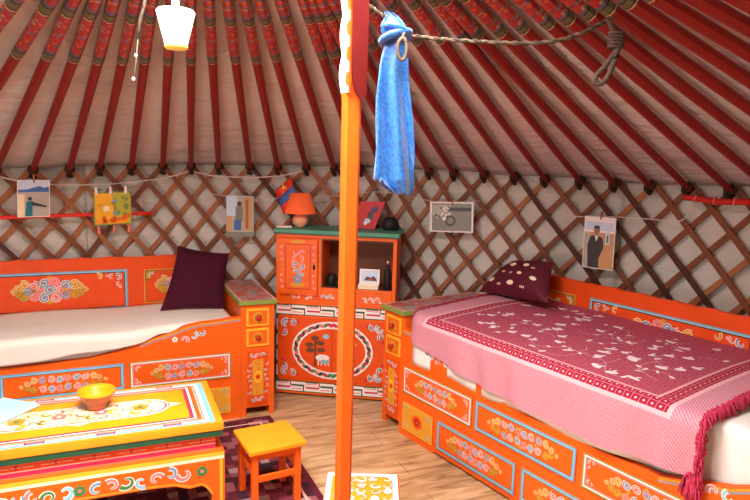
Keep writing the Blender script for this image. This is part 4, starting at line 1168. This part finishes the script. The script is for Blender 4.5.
sc = thing('silk_scarf', 'bright blue silk scarf knotted on the rope beside the orange post', 'scarf', (.045, 1.87, 1.42))
o0 = Vector((.045, 1.87, 1.42))
prof = [(1.945, .006, .022), (1.930, .013, .046), (1.905, -.000, .068), (1.885, .002, .078), (1.872, .010, .079), (1.860, .013, .077), (1.84, .008, .078), (1.80, .000, .081), (1.75, -.005, .084), (1.70, -.009, .090), (1.64, -.011, .096), (1.58, -.012, .101), (1.52, -.014, .107), (1.47, -.018, .110), (1.44, -.004, .109), (1.42, .028, .106)]
mb = MB(); P = []; NS = 56; SEC = []
zs = []
for (z0, a0, b0_), (z1, a1, b1_) in zip(prof, prof[1:]):
    for k in range(3):
        t = k/3; SEC.append((z0+(z1-z0)*t, a0+(a1-a0)*t, b0_+(b1_-b0_)*t))
SEC.append(prof[-1])
for j, (z, xl, xr) in enumerate(SEC):
    c_, hw_ = (xl+xr)/2, (xr-xl)/2
    fold = min(1, max(.15, (1.87-z)/.2)) if z < 1.87 else .5
    for i in range(NS):
        a = 2*PI*i/NS
        rr = 1 + fold*(.11*math.sin(3*a+.6+z*5) + .07*math.sin(7*a+z*9) + .05*math.sin(11*a-z*14))
        mx = 1 + fold*.16
        x = c_ + hw_*math.cos(a)*rr/mx*1.06; y = hw_*.55*math.sin(a)*rr/mx + .016*math.sin(3*(x-c_)/max(hw_, .001)*2+z*6)*fold
        zj = z
        if z < 1.46: zj = z + .006*math.sin(a*5+1) - .010*math.cos(a) + .008
        if 1.865 < z < 1.94: y -= .012*math.sin((z-1.865)/.075*PI)
        P.append(Vector((x, 1.87+y, zj))-o0)
F = [(j*NS+i, j*NS+(i+1) % NS, (j+1)*NS+(i+1) % NS, (j+1)*NS+i) for j in range(len(SEC)-1) for i in range(NS)]
F.append(tuple(range(NS)))
mb.add(P, F, 'blue_silk', True); mb.build('drape', sc)
mb = MB()
mb.tube([Vector((.042+.040*math.cos(q)-.0, 1.87+.036*math.sin(q), 1.874+.014*math.cos(q+.5)))-o0 for q in [2*PI*i/20 for i in range(20)]], .011, 'blue_silk', 8, close=True)
mb.tube([Vector((.045+.034*math.cos(q), 1.868+.034*math.sin(q), 1.888+.016*math.cos(q+2.5)))-o0 for q in [2*PI*i/20 for i in range(20)]], .010, 'blue_silk', 8, close=True)
mb.build('knot', sc)
# rope end loop that hangs over the scarf
mb = MB(); q0 = Vector((.060, 1.812, 1.80))
mb.tube([Vector((.013*math.cos(q), 0, .032+.029*math.sin(q))) for q in [2*PI*i/16 for i in range(16)]], .0055, 'hair_rope', 6, close=True)
mb.tube([(.0, 0, .060), (.004, .02, .078), (-.004, .045, .088)], .005, 'hair_rope', 6)
o = mb.build('rope_ring'); o.location = q0; tag(o, 'small loop of pale twisted rope hanging against the blue scarf', 'rope loop')

# ------------------------------------------------------------------ strings, pictures, bars on the wall
def line_thing(name, pts, r, m, label, cat):
    o0 = Vector(pts[0]); mb = MB(); mb.tube([p-o0 for p in smoothpath(pts, 4)], r, m, 6)
    o = mb.build(name); o.location = o0; return tag(o, label, cat)
S1 = [(-2.209, 3.403, 1.387), (-2.104, 3.496, 1.36), (-2.047, 3.542, 1.343), (-1.926, 3.632, 1.32), (-1.793, 3.718, 1.315), (-1.625, 3.813, 1.321), (-1.47, 3.887, 1.341), (-1.333, 3.942, 1.362), (-1.189, 3.99, 1.409)]
S2 = [(-1.189, 3.99, 1.409), (-1.041, 4.03, 1.38), (-0.887, 4.062, 1.377), (-0.729, 4.085, 1.381), (-0.601, 4.097, 1.397), (-0.459, 4.102, 1.434)]
S3 = [(-1.07, 4.013, 1.265), (-0.791, 4.067, 1.244), (-0.501, 4.091, 1.251), (-0.272, 4.088, 1.271), (-0.043, 4.064, 1.305), (0.15, 4.027, 1.299), (0.341, 3.976, 1.264), (0.493, 3.923, 1.265), (0.64, 3.863, 1.28)]
S4 = [(1.067, 3.619, 1.234), (1.18, 3.535, 1.228), (1.321, 3.416, 1.244), (1.448, 3.293, 1.248), (1.551, 3.178, 1.253), (1.583, 3.141, 1.313)]
def inward(pts, k):
    return [tuple(Vector(p) + (Vector((CX, CY, p[2]))-Vector(p)).normalized()*k) for p in pts]
line_thing('string', inward(S1, .0), .0042, 'string', 'pale string carrying the seaside photo and yellow picture at left', 'string')
line_thing('string', inward(S2, .0), .0042, 'string', 'pale string sagging along the wall top above the narrow street photo', 'string')
line_thing('string', inward(S3, .0), .0022, 'string', 'thin string crossing the lattice from the street photo to the grey photo', 'string')
line_thing('string', inward(S4, .0), .0030, 'string', 'thin string behind the portrait photo above the right bed', 'string')
line_thing('red_bar', [(-2.25, 3.345, 1.138), (-2.10, 3.468, 1.135), (-1.76, 3.715, 1.138), (-1.405, 3.895, 1.142)], .013, 'red_bright', 'bright red wooden bar running across the lattice at left', 'bar')
mb = MB(); rbp = [Vector(p) for p in ((1.547, 3.153, 1.376), (1.60, 3.088, 1.371), (1.655, 3.015, 1.366), (1.71, 2.93, 1.372), (1.80, 2.79, 1.388))]
mb.tube([p-rbp[0] for p in smoothpath(rbp, 4)], .015, 'red', 8)
rr_ = smoothpath(rbp, 4)
mb2 = thing('red_bundle', 'dark red wrapped bar tied along the wall top at far right', 'bar', rbp[0])
mb.build('bar', mb2)
for k in (3, 7, 11, 14):
    d = (rr_[k+1]-rr_[k]).normalized(); a = d.cross(Vector((0, 0, 1))).normalized(); b = d.cross(a)
    mb = MB(); mb.tube([rr_[k]-rbp[0]+(a*math.cos(q)+b*math.sin(q))*.0165 for q in [2*PI*i/10 for i in range(10)]], .004, 'pink', 5, close=True); mb.build('tie', mb2)

def wall_card(name, tl, tr, bl, label, cat, parts_fn, border='white_paint', th=.004, peg=None, k=1.0):
    e = Vector((0, 0, EYE)); tl, tr, bl = [e+(Vector(p)-e)*k for p in (tl, tr, bl)]
    u = (tr-tl); W_ = u.length; v = (bl-tl); H_ = v.length
    root = thing(name, label, cat, bl); 
    un = u.normalized(); nn = un.cross(Vector((0, 0, 1))).normalized()      # faces the middle of the tent
    if nn.dot(Vector((CX, CY, 0))-tl) < 0: nn = -nn
    vv = (-v).normalized(); vv = (vv - nn*vv.dot(nn)).normalized()
    pl = Plane((0, 0, 0), un, vv, nn)
    mb = MB(); mb.prism(pl, [(0, 0), (W_, 0), (W_, H_), (0, H_)], 0, th, border); mb.build('card', root)
    mb = MB(); parts_fn(mb, pl, W_, H_); mb.build('print', root)
    if peg is not None:
        mb = MB(); q = Plane(pl.p(W_*peg, H_)-Vector((0, 0, .014)), un, vv, nn)
        mb.prism(q, [(-.004, 0), (.004, 0), (.005, .045), (-.005, .045)], -.006, .008, 'lattice_light'); mb.build('clothes_peg', root)
    return root, pl, W_, H_
def pr_sea(mb, pl, W, H):
    mb.rect(pl, .004, .004, W-.004, H-.004, 1, 'sand_print'); mb.rect(pl, .004, H*.68, W-.004, H-.004, 2, 'sky_print')
    mb.poly(pl, [(.004, H*.68), (.004, H*.74), (W*.3, H*.75), (W*.5, H*.80), (W*.68, H*.84), (W*.8, H*.79), (W*.96, H*.82), (W-.004, H*.68)], 3, 'blue_print')
    mb.rect(pl, .004, .004, W*.22, H*.62, 3, 'cream')
    mb.disc(pl, W*.38, H*.50, W*.07, 4, 'dark_print', 9); mb.poly(pl, [(W*.24, .006), (W*.28, H*.42), (W*.46, H*.44), (W*.46, .006)], 4, 'teal_print'); mb.poly(pl, [(W*.44, H*.42), (W*.9, H*.30), (W*.88, H*.26), (W*.42, H*.32)], 5, 'dark_print')
wall_card('hanging_photo', (-2.019, 3.513, 1.345), (-1.885, 3.611, 1.345), (-2.026, 3.507, 1.134), 'photo of a person in teal by a blue mountain lake, pegged at far left', 'photo', pr_sea, peg=.5, k=.988)
def pr_yel(mb, pl, W, H):
    mb.rect(pl, .008, .008, W-.008, H-.008, 1, 'yellow'); mb.rect(pl, W*.5, .012, W*.95, H-.012, 2, 'green_yel'); mb.rect(pl, .010, .010, W*.9, H*.18, 3, 'orange_yellow')
    g = random.Random(8)
    for k in range(24):
        a, b = g.uniform(.1, .9), g.uniform(.1, .9)
        mb.disc(pl, W*a, H*b, g.uniform(.008, .02), 3, ('orange', 'yellow', 'green_olive')[0 if b < .3 else (1 if a < .5 else 2)], 7)
    mb.disc(pl, W*.33, H*.5, .036, 4, 'yellow', 12); mb.disc(pl, W*.33, H*.5, .018, 5, 'cream', 10)
    for a, b in ((.56, .72), (.56, .36)): mb.disc(pl, W*a, H*b, .013, 5, 'blue_gray', 9)
    mb.rect(pl, W*.54, H*.4, W*.57, H*.7, 4, 'green_mid')
r_, pl, W_, H_ = wall_card('tasselled_picture', (-1.694, 3.731, 1.272), (-1.504, 3.828, 1.280), (-1.694, 3.731, 1.072), 'square yellow and orange picture with green border and pink tassels, hanging at left', 'picture', pr_yel, border='green_olive', k=.988)
for a in (.12, .52, .92):
    mb = MB(); c_ = pl.p(W_*a, 0); mb.lathe(c_, [(.004, 0), (.010, -.010), (.006, -.018), (.011, -.045), (.004, -.050)], 'pink', 10); mb.build('tassel', r_)
for a in (.08, .45, .85):
    mb = MB(); q = Plane(pl.p(W_*a, H_-.012), pl.u, pl.v, pl.n); mb.prism(q, [(-.008, 0), (.008, 0), (.006, .045), (-.006, .045)], -.004, .004, 'white_paint'); x = mb.build('clip', r_); x['label'] = 'clear white clip'
def pr_street(mb, pl, W, H):
    mb.rect(pl, 0.003, H*.10, W-.003, H-.004, 1, 'gray_light_print'); mb.rect(pl, .003, H*.5, W*.40, H-.004, 2, 'sky_print'); mb.rect(pl, .003, H*.12, W*.2, H*.5, 2, 'tan_print')
    mb.rect(pl, W*.62, H*.15, W*.92, H-.01, 2, 'tan_print'); mb.rect(pl, W*.70, H*.2, W*.80, H*.9, 3, 'lattice_light'); mb.disc(pl, W*.48, H*.8, W*.09, 4, 'dark_print', 9)
    mb.poly(pl, [(W*.32, H*.38), (W*.35, H*.74), (W*.6, H*.74), (W*.6, H*.38)], 4, 'gray_print'); mb.rect(pl, W*.28, H*.16, W*.54, H*.4, 4, 'blue_print'); mb.rect(pl, 0, 0, W, H*.12, 4, 'gray_print')
wall_card('hanging_photo', (-.965, 4.006, 1.262), (-.792, 4.037, 1.259), (-.966, 4.006, .994), 'narrow photo of a person in blue beside a wooden door, left of the lamp', 'photo', pr_street, 'gray_light_print')
def pr_gray(mb, pl, W, H):
    mb.rect(pl, .016, .008, W-.012, H-.010, 1, 'gray_print'); mb.rect(pl, .02, H*.55, W*.5, H-.02, 2, 'gray_light_print')
    g = random.Random(2)
    for k in range(16): mb.disc(pl, W*g.uniform(.12, .45), H*g.uniform(.4, .85), .007, 3, g.choice(('dark_print', 'white_paint')), 6)
    mb.disc(pl, W*.48, H*.38, .034, 3, 'dark_print', 14); mb.disc(pl, W*.48, H*.38, .022, 4, 'gray_print', 12); mb.disc(pl, W*.34, H*.45, .014, 4, 'white_paint', 8); mb.rect(pl, W*.45, H*.70, W*.95, H*.82, 3, 'dark_print')
wall_card('framed_photo', (.338, 3.945, 1.262), (.600, 3.850, 1.272), (.343, 3.943, 1.072), 'dull grey green photo in white frame, hanging between scarf and right bed', 'photo', pr_gray, peg=.52)
def pr_port(mb, pl, W, H):
    mb.rect(pl, .004, .004, W-.004, H-.004, 1, 'tan_print'); mb.rect(pl, .004, H*.70, W-.004, H-.004, 2, 'white_paint'); mb.rect(pl, .008, H*.74, W-.008, H*.9, 3, 'sky_print')
    mb.rect(pl, .004, .004, W*.2, H*.7, 2, 'gray_light_print'); mb.poly(pl, [(W*.18, .006), (W*.14, H*.45), (W*.22, H*.62), (W*.42, H*.66), (W*.62, H*.60), (W*.66, H*.42), (W*.52, H*.2), (W*.54, .006)], 4, 'dark_print')
    mb.disc(pl, W*.42, H*.74, W*.10, 5, 'skin_print', 12, H*.075); mb.disc(pl, W*.42, H*.80, W*.10, 6, 'dark_print', 10, H*.035); mb.poly(pl, [(W*.36, H*.64), (W*.48, H*.64), (W*.42, H*.52)], 6, 'white_paint'); mb.rect(pl, W*.70, H*.48, W*.84, H*.72, 5, 'sky_print'); mb.rect(pl, W*.74, H*.52, W*.80, H*.66, 6, 'green_mid')
wall_card('hanging_photo', (1.174, 3.502, 1.238), (1.307, 3.388, 1.239), (1.178, 3.499, .948), 'portrait photo of a person in dark suit, pegged above the right bed', 'photo', pr_port, peg=.53)
